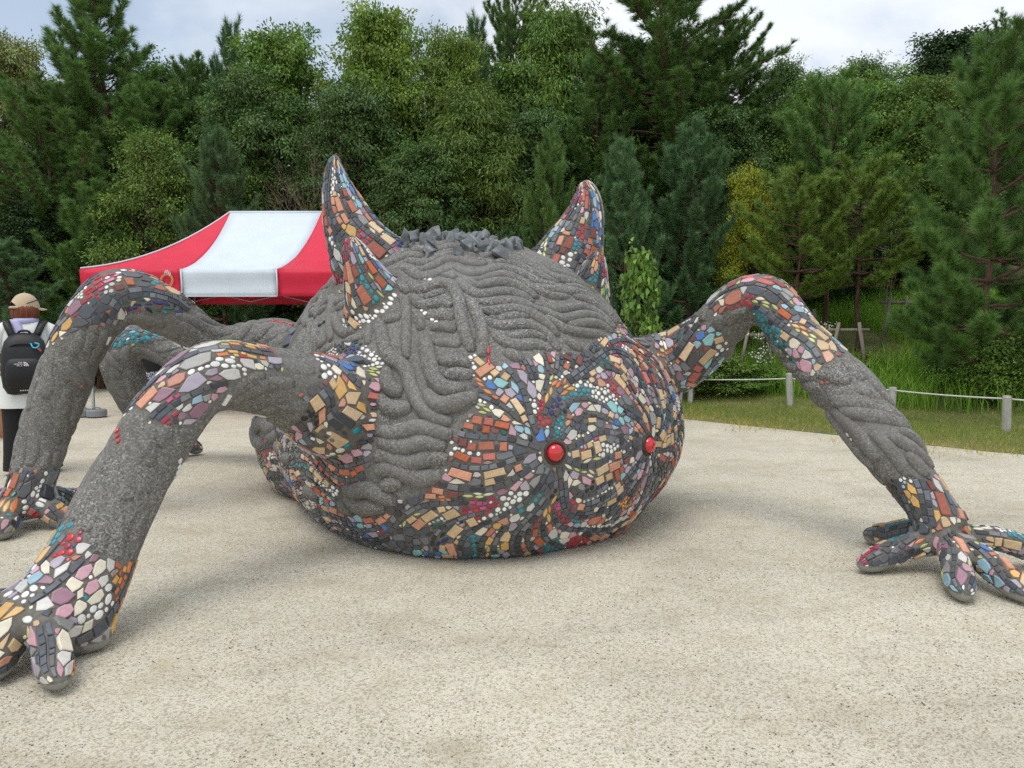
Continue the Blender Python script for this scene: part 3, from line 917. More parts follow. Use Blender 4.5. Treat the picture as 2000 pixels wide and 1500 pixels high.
mask[bd & ball(P(560, 660, 5.2), .20)] = 1
for h in (horn_l, horn_r, horn_sl, horn_sr):
    mask[bd & ball(h.pts[int(len(h.pts) * .25)], h.rad[int(len(h.pts) * .25)] * 1.25, .1)] = 1
mask[SV[:, 2] < 0.012] = 0

# ------------------------------------------------------------------ rope-like strands pressed into the plain areas
base_bvh = BVHTree.FromPolygons([tuple(v) for v in SV], [tuple(f) for f in SF])
vkd = kd_of(SV)
hornb = np.array([np.array(P(745, 560, 4.75)), np.array(P(1150, 560, 5.6))])
facec = AL(-3.25, 2.55, .62)
crown = AL(-5.1, 2.3, 2.0)
def flow3(p, n, o):
    if o >= 0 and LIMBS[o].kind == 'leg':
        L = LIMBS[o]
        k = np.abs(L.s - own_s[vkd.find(p)[1]]).argmin()
        t = L.T[k]
        ang = 0.5 * math.sin(p[2] * 14 + p[0] * 9 + o) + 0.45
    else:
        h = hornb[0] if (p @ LX) < 2.45 else hornb[1]
        a = p - h; b_ = facec - p
        da = np.linalg.norm(a) + 1e-6; db = np.linalg.norm(b_) + 1e-6
        t = a / da * 0.75 + b_ / db * 0.75
        c = p - crown; dc = np.linalg.norm(c) + 1e-6
        if p[2] > 1.0:
            sd = np.cross(np.array([0, 0, 1.0]), c / dc)
            t = t + sd * 1.15 * min(1, (p[2] - 1.0) / .35)
        lo = min(1, max(0, (1.02 - p[2]) / .22)) * 1.0 if (p @ LX) < 2.2 else 0
        if lo > 0:
            hz_ = facec - p; hz_[2] = 0; hz_ /= np.linalg.norm(hz_) + 1e-6
            t = t / (np.linalg.norm(t) + 1e-6) * (1 - lo) + hz_ * lo
        wv = 1 - .55 * lo
        ang = (1.0 - .7 * lo) * mnoise.noise((p[0] * 1.9, p[1] * 1.9, p[2] * 1.9 + 4)) + 0.85 * wv * math.sin((p @ AX) * 17 + (p @ LX) * 10 + p[2] * 13 + 2.5 * mnoise.noise((p[0] * 1.3, p[1] * 1.3, p[2] * 1.3)))
    t = t - n * t.dot(n)
    l = np.linalg.norm(t)
    if l < 1e-6: return None
    t /= l
    return t * math.cos(ang) + np.cross(n, t) * math.sin(ang)
DS = 0.086
cell = DS
def dloc(p, o):
    """strand spacing: fine on the crown, broad on the cheek"""
    if o >= 0: return .070
    return .060 + .026 * min(1, max(0, (1.25 - p[2]) / .3))
grid = {}
def near_other(p, sid, dmin):
    k = (int(math.floor(p[0] / cell)), int(math.floor(p[1] / cell)), int(math.floor(p[2] / cell)))
    for i in (-1, 0, 1):
        for j in (-1, 0, 1):
            for m_ in (-1, 0, 1):
                for (q_, s_) in grid.get((k[0] + i, k[1] + j, k[2] + m_), ()):
                    if s_ != sid and (q_[0] - p[0]) ** 2 + (q_[1] - p[1]) ** 2 + (q_[2] - p[2]) ** 2 < dmin * dmin:
                        return True
    return False
plain_v = np.flatnonzero((mask < .5) & (kind_v <= 0) & (SV[:, 2] > .05))
rs = random.Random(5)
seeds = rs.sample(list(plain_v), min(14000, len(plain_v)))
st_lines = []
STEP = 0.022
sid = 0
for sv in seeds:
    p0 = SV[sv]
    dl_ = dloc(p0, own[sv])
    if near_other(p0, -1, dl_ * .92): continue
    lines = []
    maxlen = rs.uniform(.25, .62) if own[sv] < 0 else rs.uniform(.12, .30)
    for sg in (1, -1):
        p = p0.copy(); pts = []
        while len(pts) * STEP < maxlen:
            hit = base_bvh.find_nearest(p)
            if hit[0] is None: break
            p = np.array(hit[0]); n = np.array(hit[1])
            vi = vkd.find(p)[1]
            if mask[vi] > .5 and len(pts): break
            if p[2] < .01: break
            if near_other(p, sid, dl_ * (.66 if p[2] > .95 else .56)): break
            pts.append((p.copy(), own[vi]))
            t = flow3(p, n, own[vi])
            if t is None: break
            p = p + t * STEP * sg
        lines.append(pts)
    full = lines[1][::-1] + lines[0][1:]
    if len(full) < 6: continue
    for p, o in full:
        kk = (int(math.floor(p[0] / cell)), int(math.floor(p[1] / cell)), int(math.floor(p[2] / cell)))
        grid.setdefault(kk, []).append((p, sid))
    st_lines.append((full, dl_))
    sid += 1
print('strands', sid)
# soften once so the grooves stay round, and fade under the mosaic
def vsmooth(x, it):
    for _ in range(it):
        acc = np.zeros(NV); cnt = np.zeros(NV)
        for a, b_ in ((0, 1), (1, 2), (2, 3), (3, 0)):
            np.add.at(acc, SF[:, a], x[SF[:, b_]]); np.add.at(cnt, SF[:, a], 1)
            np.add.at(acc, SF[:, b_], x[SF[:, a]]); np.add.at(cnt, SF[:, b_], 1)
        x = .5 * x + .5 * acc / np.maximum(cnt, 1)
    return x
msoft = vsmooth(mask.copy(), 3)
RV = SV + SN * (nz(SV, 9.0, 3.3) * .004 + NZ * .006 - .010 * (1 - np.clip(msoft * 1.2, 0, 1)) * (kind_v < 0))[:, None]
RN = vnormals(RV, SF)
SV0 = SV
surf_bvh = BVHTree.FromPolygons([tuple(v) for v in RV], [tuple(f) for f in SF])

# ------------------------------------------------------------------ concrete with exposed aggregate; mortar under the mosaic
m_conc, nt, b = new_mat('aggregate_concrete')
tc = nt.nodes.new('ShaderNodeTexCoord')
geo = nt.nodes.new('ShaderNodeNewGeometry')
at = nd(nt, 'ShaderNodeAttribute', attribute_name='tint')
v1 = nd(nt, 'ShaderNodeTexVoronoi', Scale=210.0); v2 = nd(nt, 'ShaderNodeTexVoronoi', Scale=135.0)
n1 = nd(nt, 'ShaderNodeTexNoise', Scale=2.6, Detail=5.0); n2 = nd(nt, 'ShaderNodeTexNoise', Scale=30.0, Detail=4.0)
n3 = nd(nt, 'ShaderNodeTexNoise', Scale=1.1, Detail=7.0, Roughness=.7)
for n in (v1, v2, n1, n2, n3): nt.links.new(geo.outputs['Position'], n.inputs['Vector'])
s1 = nt.nodes.new('ShaderNodeSeparateColor'); nt.links.new(v1.outputs['Color'], s1.inputs['Color'])
s2 = nt.nodes.new('ShaderNodeSeparateColor'); nt.links.new(v2.outputs['Color'], s2.inputs['Color'])
mort = ramp(nt, [(0.3, lin(112, 111, 108)), (0.7, lin(136, 134, 130))], n2.outputs['Fac'])
agg1 = ramp(nt, [(0.0, lin(58, 58, 57)), (0.32, lin(96, 95, 93)), (0.62, lin(126, 125, 122)), (0.86, lin(156, 154, 149)), (0.99, lin(200, 197, 190))], s1.outputs['Red'])
agg2 = ramp(nt, [(0.0, lin(34, 34, 35)), (0.26, lin(74, 73, 72)), (0.60, lin(122, 121, 118)), (0.90, lin(156, 154, 149)), (1.0, lin(212, 209, 203))], s2.outputs['Green'])
aggm = mixc(nt, 0.5, agg1.outputs['Color'], agg2.outputs['Color'])
pm = ramp(nt, [(0.38, (0.35, 0.35, 0.35)), (0.62, (.85, .85, .85))], n1.outputs['Fac'])
conc = mixc(nt, 0.5, mort.outputs['Color'], aggm.outputs['Color']); nt.links.new(pm.outputs['Color'], conc.inputs[0])
grout = ramp(nt, [(0.3, lin(98, 95, 90)), (0.7, lin(128, 124, 117))], n2.outputs['Fac'])
sa = nt.nodes.new('ShaderNodeSeparateColor'); nt.links.new(at.outputs['Color'], sa.inputs['Color'])
fin = mixc(nt, 0.0, conc.outputs['Color'], grout.outputs['Color']); nt.links.new(sa.outputs['Red'], fin.inputs[0])
stain = ramp(nt, [(0.30, (.74, .72, .68)), (0.55, (1, 1, 1)), (.75, (1.08, 1.08, 1.07))], n3.outputs['Fac'])
fin = mixc(nt, 1.0, fin.outputs['Color'], stain.outputs['Color'], 'MULTIPLY')
foot = mixc(nt, 0.0, fin.outputs['Color'], lin(150, 148, 142)); nt.links.new(sa.outputs['Green'], foot.inputs[0])
nt.links.new(foot.outputs['Color'], b.inputs['Base Color'])
b.inputs['Roughness'].default_value = 0.85
b.inputs['Specular IOR Level'].default_value = 0.3
bump(nt, b, s2.outputs['Green'], 0.35, 0.004)

beast = empty('mosaic_sculpture', (float(BODY_C[0]), float(BODY_C[1]), 0))
tag(beast, 'huge horned beast sculpture with red eyes and long bent legs, clad in tile mosaic', 'sculpture')
BO = np.array([BODY_C[0], BODY_C[1], 0.0])
part_of = {}       # limb index -> part key
for i, L in enumerate(LIMBS):
    part_of[i] = i if L.kind != 'toe' else LIMBS.index(L.leg)
part_of[-1] = -1
pv = np.array([part_of[o] for o in own])
pf = np.sort(pv[SF], axis=1)[:, 1]
tintv = np.zeros((NV, 4)); tintv[:, 0] = np.clip(msoft * 1.3, 0, 1); tintv[:, 3] = 1
tintv[:, 1] = (SV[:, 2] < 0.055) & (kind_v == 2)
PART = {}
for key in [-1] + [i for i, L in enumerate(LIMBS) if L.kind != 'toe']:
    f = SF[pf == key]
    u = np.unique(f); rm = np.full(NV, -1); rm[u] = np.arange(len(u))
    nm = 'body' if key == -1 else LIMBS[key].kind
    me = make_mesh(nm, RV[u] - BO, [rm[f]], m_conc, tint=tintv[u], smooth=True)
    me.normals_split_custom_set_from_vertices([tuple(n) for n in RN[u]])
    PART[key] = link(nm, me, beast)

# the strands themselves: tapering cords laid side by side, half sunk in the surface
def strand_geo(full, dl_):
    p = np.array([q_[0] for q_ in full]); o = full[len(full) // 2][1]
    for _ in range(2):
        p[1:-1] = .5 * p[1:-1] + .25 * (p[:-2] + p[2:])
    nrm = []
    for k, q_ in enumerate(p):
        h = surf_bvh.find_nearest(Vector(q_)); p[k] = h[0]; nrm.append(h[1])
    nrm = np.array([list(v) for v in nrm])
    for _ in range(2): nrm[1:-1] = (nrm[:-2] + nrm[1:-1] * 2 + nrm[2:]) / 4
    for _ in range(2): p[1:-1] = .5 * p[1:-1] + .25 * (p[:-2] + p[2:])
    n = len(p); T = np.gradient(p, axis=0); T /= np.linalg.norm(T, axis=1)[:, None] + 1e-9
    nrm -= T * (nrm * T).sum(1, keepdims=True); nrm /= np.linalg.norm(nrm, axis=1)[:, None] + 1e-9
    B = np.cross(T, nrm)
    k = np.arange(n)
    f = np.clip(np.minimum((k + .6) / 7, (n - k - .4) / 7), 0, 1); f = np.sqrt(f * (2 - f))
    amp = LIMBS[o].amp if o >= 0 else 1.0
    w = dl_ * .64 * (.25 + .75 * f) * rs.uniform(.9, 1.12); hh = dl_ * .70 * amp * f * rs.uniform(.85, 1.15)
    seg = 10
    a = np.arange(seg) * 2 * math.pi / seg
    c = p - nrm * (.012 * f)[:, None]
    V = c[:, None] + B[:, None] * (np.cos(a)[None, :, None] * w[:, None, None]) + nrm[:, None] * (np.sin(a)[None, :, None] * hh[:, None, None])
    i = np.arange(n - 1)[:, None] * seg; j = np.arange(seg)[None]; j2 = (j + 1) % seg
    Q = np.stack([i + j, i + seg + j, i + seg + j2, i + j2], -1).reshape(-1, 4)
    caps = np.stack([np.arange(seg)[::1], (n - 1) * seg + np.arange(seg)[::-1]])
    return V.reshape(-1, 3), Q, caps, p, part_of[int(o)]
loose = {}
made = []
for full, dl_ in st_lines:
    V, Q, caps, p, key = strand_geo(full, dl_)
    c = p.mean(0); d = np.array([0, 0, CAM_H]) - c
    vi = vkd.find(c)[1]
    vis = SN[vi] @ d > 0
    made.append((len(full) / (d @ d) if vis else 0, V, Q, caps, key))
made.sort(key=lambda t: -t[0])
for k, (sc_, V, Q, caps, key) in enumerate(made):
    if k < 280 and sc_ > 0:
        o_ = V.mean(0)
        me = make_mesh('strand', V - o_, [Q, caps], m_conc, smooth=True, tint=np.tile([0, 0, 0, 1.0], (len(V), 1)))
        link('strand', me, PART[key], loc=tuple(o_ - BO))
    else:
        L = loose.setdefault(key, dict(V=[], Q=[], C=[], n=0))
        L['V'].append(V); L['Q'].append(Q + L['n']); L['C'].append(caps + L['n']); L['n'] += len(V)
for key, L in loose.items():
    V = np.vstack(L['V'])
    o = link('far_strands', make_mesh('far_strands', V - BO, [np.vstack(L['Q']), np.vstack(L['C'])], m_conc, smooth=True, tint=np.tile([0, 0, 0, 1.0], (len(V), 1))), PART[key]); o['kind'] = 'stuff'
# ------------------------------------------------------------------ the mosaic: every tile a flat piece set in the mortar
RES = 0.004
GAP = 0.0045
TILES = []       # dict(kind, top outline, base outline, normal, h, col, part)
CC = {k: lin(*v) for k, v in dict(
    slate1=(78, 83, 92), slate2=(58, 61, 67), slate3=(96, 101, 110), slate4=(116, 119, 124), slate5=(84, 84, 86),
    terra1=(180, 112, 90), terra2=(156, 92, 78), terra3=(124, 78, 74), terra4=(204, 148, 122), sand=(204, 176, 138), sand2=(216, 190, 156), pinkbrick=(192, 112, 104), rust=(184, 100, 68),
    lilac=(168, 158, 172), pink=(196, 152, 164), ice=(150, 184, 198), pale=(200, 197, 192), mauve=(150, 112, 128), ochre=(212, 168, 98), blue=(74, 116, 178), aqua=(140, 192, 192), grey=(148, 147, 145), cream=(222, 214, 194), taupe=(150, 134, 124),
    red=(196, 34, 52), crimson=(158, 38, 68), orange=(214, 128, 72), teal=(22, 140, 156), cobalt=(32, 46, 112), black=(18, 18, 22), white=(232, 232, 228), green=(34, 92, 82), pear=(186, 192, 118), magenta=(188, 74, 122)).items()}
SLATES = ['slate1', 'slate1', 'slate2', 'slate3', 'slate5', 'slate4']
CL_TYPES = [('brick', ['terra1', 'terra2', 'terra3', 'terra4', 'pinkbrick', 'rust'], 3.0), ('brick', ['sand', 'sand2', 'terra4', 'sand'], 2.4), ('smallbrick', ['crimson', 'magenta', 'red'], .8), ('smallbrick', ['orange', 'ochre', 'rust'], .6),
            ('poly', ['lilac', 'pink', 'pale', 'ice', 'mauve', 'grey', 'pale', 'cream', 'pink'], 4.0), ('poly', ['ochre', 'sand', 'terra4', 'terra1', 'cream'], 1.7), ('poly', ['blue', 'aqua', 'ice', 'lilac'], 1.0), ('poly', SLATES, 3.4),
            ('pebble', ['white'], 1.8), ('pebble', ['teal'], 1.1), ('pebble', ['red', 'red', 'crimson'], 1.1), ('pebble', ['black'], .9), ('pebble', ['cobalt', 'cobalt', 'black'], .6), ('pebble', ['green', 'teal'], .5),
            ('leaf', ['pear', 'cream', 'pear'], .8), ('leaf', ['ochre', 'orange', 'pear'], .5), ('leaf', ['black', 'cobalt', 'green'], .5), ('chip', ['white', 'cream', 'pale', 'ice'], .7)]
CLW = np.array([t[2] for t in CL_TYPES]); CLW /= CLW.sum()
SIZE = {'brick': .017, 'smallbrick': .009, 'poly': .010, 'pebble': .006, 'leaf': .006, 'chip': .007, 'strip': .012}

class Mosaic:
    def __init__(s, u0, u1, v0, v1, mapf, flow, seed, owner_ok=None, step=0.016, max_d=None, sz=1.0, dsep=0.105, two=.55):
        s.rng = random.Random(seed); s.np = np.random.default_rng(seed)
        s.u0, s.v0, s.sz = u0, v0, sz
        s.W, s.H = int((u1 - u0) / RES), int((v1 - v0) / RES)
        gw, gh = int((u1 - u0) / step) + 2, int((v1 - v0) / step) + 2
        s.step = step
        s.GP = np.full((gh, gw, 3), np.nan); s.GN = np.zeros((gh, gw, 3)); ok = np.zeros((gh, gw), bool); s.GO = np.full((gh, gw), -1)
        for j in range(gh):
            for i in range(gw):
                r = mapf(u0 + i * step, v0 + j * step)
                if r is None: continue
                o, d, md = r
                h = surf_bvh.ray_cast(Vector(o), Vector(d), md)
                if h[0] is None: continue
                co = np.array(h[0]); vi = vkd.find(h[0])[1]
                s.GP[j, i] = co; n = RN[vi]; s.GN[j, i] = n; s.GO[j, i] = own[vi]
                ok[j, i] = mask[vi] > .5 and (owner_ok is None or owner_ok(own[vi])) and (DONE is None or not DONE_near(co))
        s.gok = ok
        yy = np.clip(((np.arange(s.H) + .5) * RES / step).round().astype(int), 0, gh - 1); xx = np.clip(((np.arange(s.W) + .5) * RES / step).round().astype(int), 0, gw - 1)
        s.occ = ~ok[yy][:, xx]
        s.occ[:2] = s.occ[-2:] = True; s.occ[:, :2] = s.occ[:, -2:] = True
        s.area = (~s.occ).sum() * RES * RES
        s.flow = flow; s.dsep = dsep; s.two = two
        s.out = []
    def pt3(s, uv):
        """bilinear lookup, None when outside"""
        x = (uv[:, 0] - s.u0) / s.step; y = (uv[:, 1] - s.v0) / s.step
        i = np.floor(x).astype(int); j = np.floor(y).astype(int)
        if i.min() < 0 or j.min() < 0 or i.max() >= s.GP.shape[1] - 1 or j.max() >= s.GP.shape[0] - 1: return None
        fx = (x - i)[:, None]; fy = (y - j)[:, None]
        def bl(A): return (A[j, i] * (1 - fx) + A[j, i + 1] * fx) * (1 - fy) + (A[j + 1, i] * (1 - fx) + A[j + 1, i + 1] * fx) * fy
        p = bl(s.GP)
        if np.isnan(p).any(): return None
        return p, bl(s.GN).mean(0)
    def win(s, poly, g):
        x0 = int((poly[:, 0].min() - s.u0 - g) / RES) - 1; x1 = int((poly[:, 0].max() - s.u0 + g) / RES) + 2
        y0 = int((poly[:, 1].min() - s.v0 - g) / RES) - 1; y1 = int((poly[:, 1].max() - s.v0 + g) / RES) + 2
        if x0 < 0 or y0 < 0 or x1 >= s.W or y1 >= s.H: return None
        X = s.u0 + (np.arange(x0, x1) + .5) * RES; Y = s.v0 + (np.arange(y0, y1) + .5) * RES
        e = np.roll(poly, -1, 0) - poly
        l = np.hypot(e[:, 0], e[:, 1]) + 1e-9
        nx, ny = e[:, 1] / l, -e[:, 0] / l
        d = (nx[:, None, None] * (X[None, None, :] - poly[:, 0, None, None]) + ny[:, None, None] * (Y[None, :, None] - poly[:, 1, None, None])).max(0)
        return slice(y0, y1), slice(x0, x1), d
    def place(s, poly, kind, col, tol=0.0):
        w = s.win(poly, GAP)
        if w is None: return False
        ys, xs, d = w
        ins = d < 0
        n = ins.sum()
        if n < 3: return False
        if (s.occ[ys, xs] & ins).sum() > tol * n: return False
        r = s.pt3(poly)
        if r is None: return False
        p, nrm = r
        e3 = p - np.roll(p, 1, 0); e2 = poly - np.roll(poly, 1, 0)
        q_ = np.sqrt((e3 * e3).sum(1)).sum() / np.sqrt((e2 * e2).sum(1)).sum()
        if not .4 < q_ < 1.6: return False
        if (np.sqrt((e3 * e3).sum(1)) > 2.0 * np.sqrt((e2 * e2).sum(1)) + .004).any(): return False
        s.occ[ys, xs] |= d < GAP
        c = poly.mean(0)
        gi = min(max(int(round((c[0] - s.u0) / s.step)), 0), s.GO.shape[1] - 1); gj = min(max(int(round((c[1] - s.v0) / s.step)), 0), s.GO.shape[0] - 1)
        TILES.append(dict(kind=kind, p=p, n=nrm / (np.linalg.norm(nrm) + 1e-9), h=SIZE[kind] * s.rng.uniform(.75, 1.25), col=col, part=part_of[int(s.GO[gj, gi])]))
        return True
    def free(s, sel, k):
        idx = np.flatnonzero((~s.occ & sel).ravel())
        if not len(idx): return []
        idx = s.np.choice(idx, min(k, len(idx)), replace=False)
        return [(int(i % s.W), int(i // s.W)) for i in idx]
    def strips(s):
        line = s.occ.copy()
        D = max(2, int(s.dsep * s.sz / RES))
        yy, xx = np.mgrid[-D:D + 1, -D:D + 1]; disc = (xx ** 2 + yy ** 2) <= D * D
        seeds = s.free(np.ones_like(s.occ), 260)
        seeds = list(getattr(s, 'first', [])) + seeds
        st = 3
        for (x, y) in seeds:
            if not (0 <= x < s.W and 0 <= y < s.H) or line[y, x]: continue
            pts2 = []
            mx = s.rng.uniform(.45, 1.3)
            for sg in (1, -1):
                fx, fy = float(x), float(y); pts = []
                while len(pts) * st * RES < mx:
                    ix, iy = int(fx), int(fy)
                    if not (0 <= ix < s.W and 0 <= iy < s.H) or line[iy, ix]: break
                    pts.append((fx, fy))
                    a = s.flow(s.u0 + fx * RES, s.v0 + fy * RES)
                    fx += math.cos(a) * st * sg; fy += math.sin(a) * st * sg
                pts2.append(pts)
            pts = pts2[1][::-1] + pts2[0][1:]
            if len(pts) < 8: continue
            for (fx, fy) in pts:
                ix, iy = int(fx), int(fy)
                y0, y1, x0, x1 = max(0, iy - D), min(s.H, iy + D + 1), max(0, ix - D), min(s.W, ix + D + 1)
                line[y0:y1, x0:x1] |= disc[y0 - iy + D:y1 - iy + D, x0 - ix + D:x1 - ix + D]
            Pn = np.array(pts) * RES + np.array([s.u0, s.v0])
            for row in range(2 if s.rng.random() < s.two else 1):
                w = s.sz * s.rng.uniform(.024, .040)
                off = row * (w + GAP * 1.1)
                i = 0; sty = s.rng.random()
                while i < len(Pn) - 3:
                    L = int(s.rng.uniform(.045, .11) * s.sz / (st * RES)); j = min(len(Pn) - 1, i + max(3, L))
                    a, b_ = Pn[i], Pn[j]
                    ta = Pn[min(i + 1, len(Pn) - 1)] - Pn[max(i - 1, 0)]; tb = Pn[min(j + 1, len(Pn) - 1)] - Pn[max(j - 1, 0)]
                    na = np.array([-ta[1], ta[0]]) / (np.hypot(*ta) + 1e-9); nb = np.array([-tb[1], tb[0]]) / (np.hypot(*tb) + 1e-9)
                    e = (b_ - a) / (np.hypot(*(b_ - a)) + 1e-9) * GAP * .55
                    j1, j2 = s.rng.uniform(.88, 1.08), s.rng.uniform(.88, 1.08)
                    poly = np.array([a + e + na * (off - w / 2), b_ - e + nb * (off - w / 2 * j1), b_ - e + nb * (off + w / 2 * j2), a + e + na * (off + w / 2)])
                    if not s.place(poly, 'strip', CC[s.rng.choice(SLATES)], .06) and j - i > 5:
                        j = i + (j - i) // 2
                    i = j
    def clusters(s):
        n = max(6, int(s.area / (.021 * s.sz ** 2)))
        sx = s.np.integers(0, s.W, n * 6); sy = s.np.integers(0, s.H, n * 6)
        okk = [k for k in range(len(sx)) if not s.occ[sy[k], sx[k]]][:n]
        if not okk: okk = [0]
        sx, sy = sx[okk], sy[okk]
        s.ct = s.np.choice(len(CL_TYPES), len(okk), p=CLW)
        a = np.array([s.flow(s.u0 + x * RES, s.v0 + y * RES) for x, y in zip(sx, sy)])
        st = 6
        gx = np.arange(0, s.W, st) + st / 2; gy = np.arange(0, s.H, st) + st / 2
        best = np.full((len(gy), len(gx)), 1e18); lab = np.zeros((len(gy), len(gx)), int)
        for k in range(len(okk)):
            dx = gx[None, :] - sx[k]; dy = gy[:, None] - sy[k]
            c, q_ = math.cos(a[k]), math.sin(a[k])
            al = (dx * c + dy * q_) / 2.2; ac = -dx * q_ + dy * c
            d = al * al + ac * ac
            m_ = d < best
            best[m_] = d[m_]; lab[m_] = k
        s.lab = np.repeat(np.repeat(lab, st, 0), st, 1)[:s.H, :s.W]
        s.ltype = s.ct[s.lab]
    def kindmask(s, kind):
        ks = [i for i, t in enumerate(CL_TYPES) if t[0] == kind]
        return np.isin(s.ltype, ks)
    def roomy(s, x, y, k):
        o = s.occ
        if x < k or y < k or x >= s.W - k or y >= s.H - k: return False
        return not (o[y - k, x] or o[y + k, x] or o[y, x - k] or o[y, x + k])
    def ray_poly(s, x, y, rmax, nk, stretch=1.5):
        a0 = s.flow(s.u0 + x * RES, s.v0 + y * RES)
        ph = s.rng.random() * 6.28
        ang = ph + (np.arange(nk) + s.np.uniform(-.28, .28, nk)) * 2 * math.pi / nk
        R = int(rmax / RES)
        ext = np.sqrt((stretch * np.cos(ang - a0)) ** 2 + (np.sin(ang - a0)) ** 2) * s.np.uniform(.8, 1.0, nk)
        rr = np.arange(1, int(R * stretch) + 2)
        X = (x + np.cos(ang)[:, None] * rr).astype(int); Y = (y + np.sin(ang)[:, None] * rr).astype(int)
        bad = (X < 0) | (Y < 0) | (X >= s.W) | (Y >= s.H)
        o = bad | s.occ[np.clip(Y, 0, s.H - 1), np.clip(X, 0, s.W - 1)] | (rr[None, :] > (R * ext)[:, None])
        L = o.argmax(1); L[~o.any(1)] = len(rr)
        r = L * RES - .001
        if (r < .004).any(): return None
        q_ = np.stack([s.u0 + x * RES + np.cos(ang) * r, s.v0 + y * RES + np.sin(ang) * r], -1)
        return hull2(q_)
    def grow(s, sel, k, rmin, rmax, kind, cols=None, tol=.05):
        kr = max(1, int(rmin * s.sz * .45 / RES))
        for (x, y) in s.free(sel, k):
            if s.occ[y, x]: continue
            if not s.roomy(x, y, kr): continue
            q_ = s.ray_poly(x, y, s.rng.uniform(rmin, rmax) * s.sz, s.rng.choice([6, 7, 8]))
            if q_ is None or len(q_) < 3: continue
            ar = poly_area(q_)
            if ar < (rmin * s.sz) ** 2 * .9: continue
            c = s.rng.choice(cols if cols else CL_TYPES[s.ltype[y, x]][1])
            for sh in (1, .86, .72):
                if s.place((q_ - q_.mean(0)) * sh + q_.mean(0), kind, CC[c], tol): break
    def rects(s, sel, k, l0, l1, w0, w1, kind, cols=None):
        for (x, y) in s.free(sel, k):
            if s.occ[y, x] or not s.roomy(x, y, max(1, int(w0 * s.sz * .3 / RES))): continue
            a = s.flow(s.u0 + x * RES, s.v0 + y * RES) + s.rng.gauss(0, .09)
            if s.rng.random() < .12: a += math.pi / 2
            c0 = np.array([s.u0 + x * RES, s.v0 + y * RES])
            L, W = s.rng.uniform(l0, l1) * s.sz, s.rng.uniform(w0, w1) * s.sz
            t = np.array([math.cos(a), math.sin(a)]); n = np.array([-t[1], t[0]])
            c = s.rng.choice(cols if cols else CL_TYPES[s.ltype[y, x]][1])
            for sh in (1, .75, .55):
                l, w = L * sh / 2, W * (sh * .5 + .5) / 2
                j = [s.rng.uniform(.86, 1.05) for _ in range(4)]
                poly = np.array([c0 - t * l * j[0] - n * w, c0 + t * l * j[1] - n * w * j[3], c0 + t * l + n * w * j[2], c0 - t * l + n * w])
                if s.place(poly, kind, CC[c]): break
    def rounds(s, sel, k, radii, kind='pebble', cols=None):
        for r0 in radii:
            kr = max(1, int(r0 * s.sz * .7 / RES))
            for (x, y) in s.free(sel, k):
                if s.occ[y, x] or not s.roomy(x, y, kr): continue
                r = r0 * s.sz * s.rng.uniform(.85, 1.15)
                a = s.rng.random() * 3.14; n = 9
                t = np.arange(n) * 2 * math.pi / n
                e = s.rng.uniform(.78, 1.0)
                X, Y = np.cos(t) * r, np.sin(t) * r * e
                poly = np.stack([s.u0 + x * RES + X * math.cos(a) - Y * math.sin(a), s.v0 + y * RES + X * math.sin(a) + Y * math.cos(a)], -1)
                c = s.rng.choice(cols if cols else CL_TYPES[s.ltype[y, x]][1])
                s.place(poly, kind, CC[c], .02)
    def leaves(s, sel, k):
        for (x, y) in s.free(sel, k):
            if s.occ[y, x]: continue
            a = s.flow(s.u0 + x * RES, s.v0 + y * RES) + s.rng.gauss(0, .25)
            l = s.rng.uniform(.032, .05) * s.sz; w = l * s.rng.uniform(.27, .36)
            t = np.linspace(-1, 1, 6)
            up = np.stack([t * l, w * (1 - t * t)], -1); dn = np.stack([t[::-1][1:-1] * l, -w * (1 - t[1:-1] ** 2)], -1)
            q_ = np.vstack([up[::-1], dn[::-1]])
            q_ = q_ @ np.array([[math.cos(a), math.sin(a)], [-math.sin(a), math.cos(a)]]) + np.array([s.u0 + x * RES, s.v0 + y * RES])
            s.place(hull2(q_), 'leaf', CC[s.rng.choice(CL_TYPES[s.ltype[y, x]][1])], .02)
    def fill(s):
        if s.area < .004: return
        n0 = len(TILES)
        A = s.area / s.sz ** 2
        s.clusters(); s.strips()
        N = lambda d: max(12, int(A * d))
        s.rects(s.kindmask('brick'), N(700), .09, .155, .048, .075, 'brick')
        s.grow(s.kindmask('poly'), N(800), .030, .062, 'poly')
        s.rects(s.kindmask('smallbrick'), N(500), .035, .055, .022, .028, 'smallbrick')
        s.leaves(s.kindmask('leaf'), N(700))
        s.rounds(s.kindmask('pebble'), N(600), (.021, .016, .012))
        s.rounds(s.kindmask('chip'), N(300), (.013,), 'chip')
        allm = np.ones_like(s.occ)
        s.grow(allm, N(1300), .022, .045, 'poly', ['slate1', 'slate2', 'slate3', 'slate5', 'slate1', 'slate2', 'slate4', 'taupe', 'lilac', 'pale', 'terra3', 'terra1', 'sand', 'pale', 'pink', 'cream'])
        s.grow(allm, N(1800), .013, .028, 'chip', ['slate1', 'slate2', 'slate3', 'slate2', 'white', 'red', 'terra3', 'pear', 'cream', 'teal'], .08)
        s.grow(allm, N(1500), .010, .022, 'chip', ['slate1', 'slate2', 'slate3', 'cream', 'terra3', 'pale'], .10)
        s.rounds(allm, N(900), (.0105,), 'pebble', ['white', 'white', 'red', 'teal', 'black', 'cobalt', 'cream', 'green'])
        mark_done(TILES[n0:])

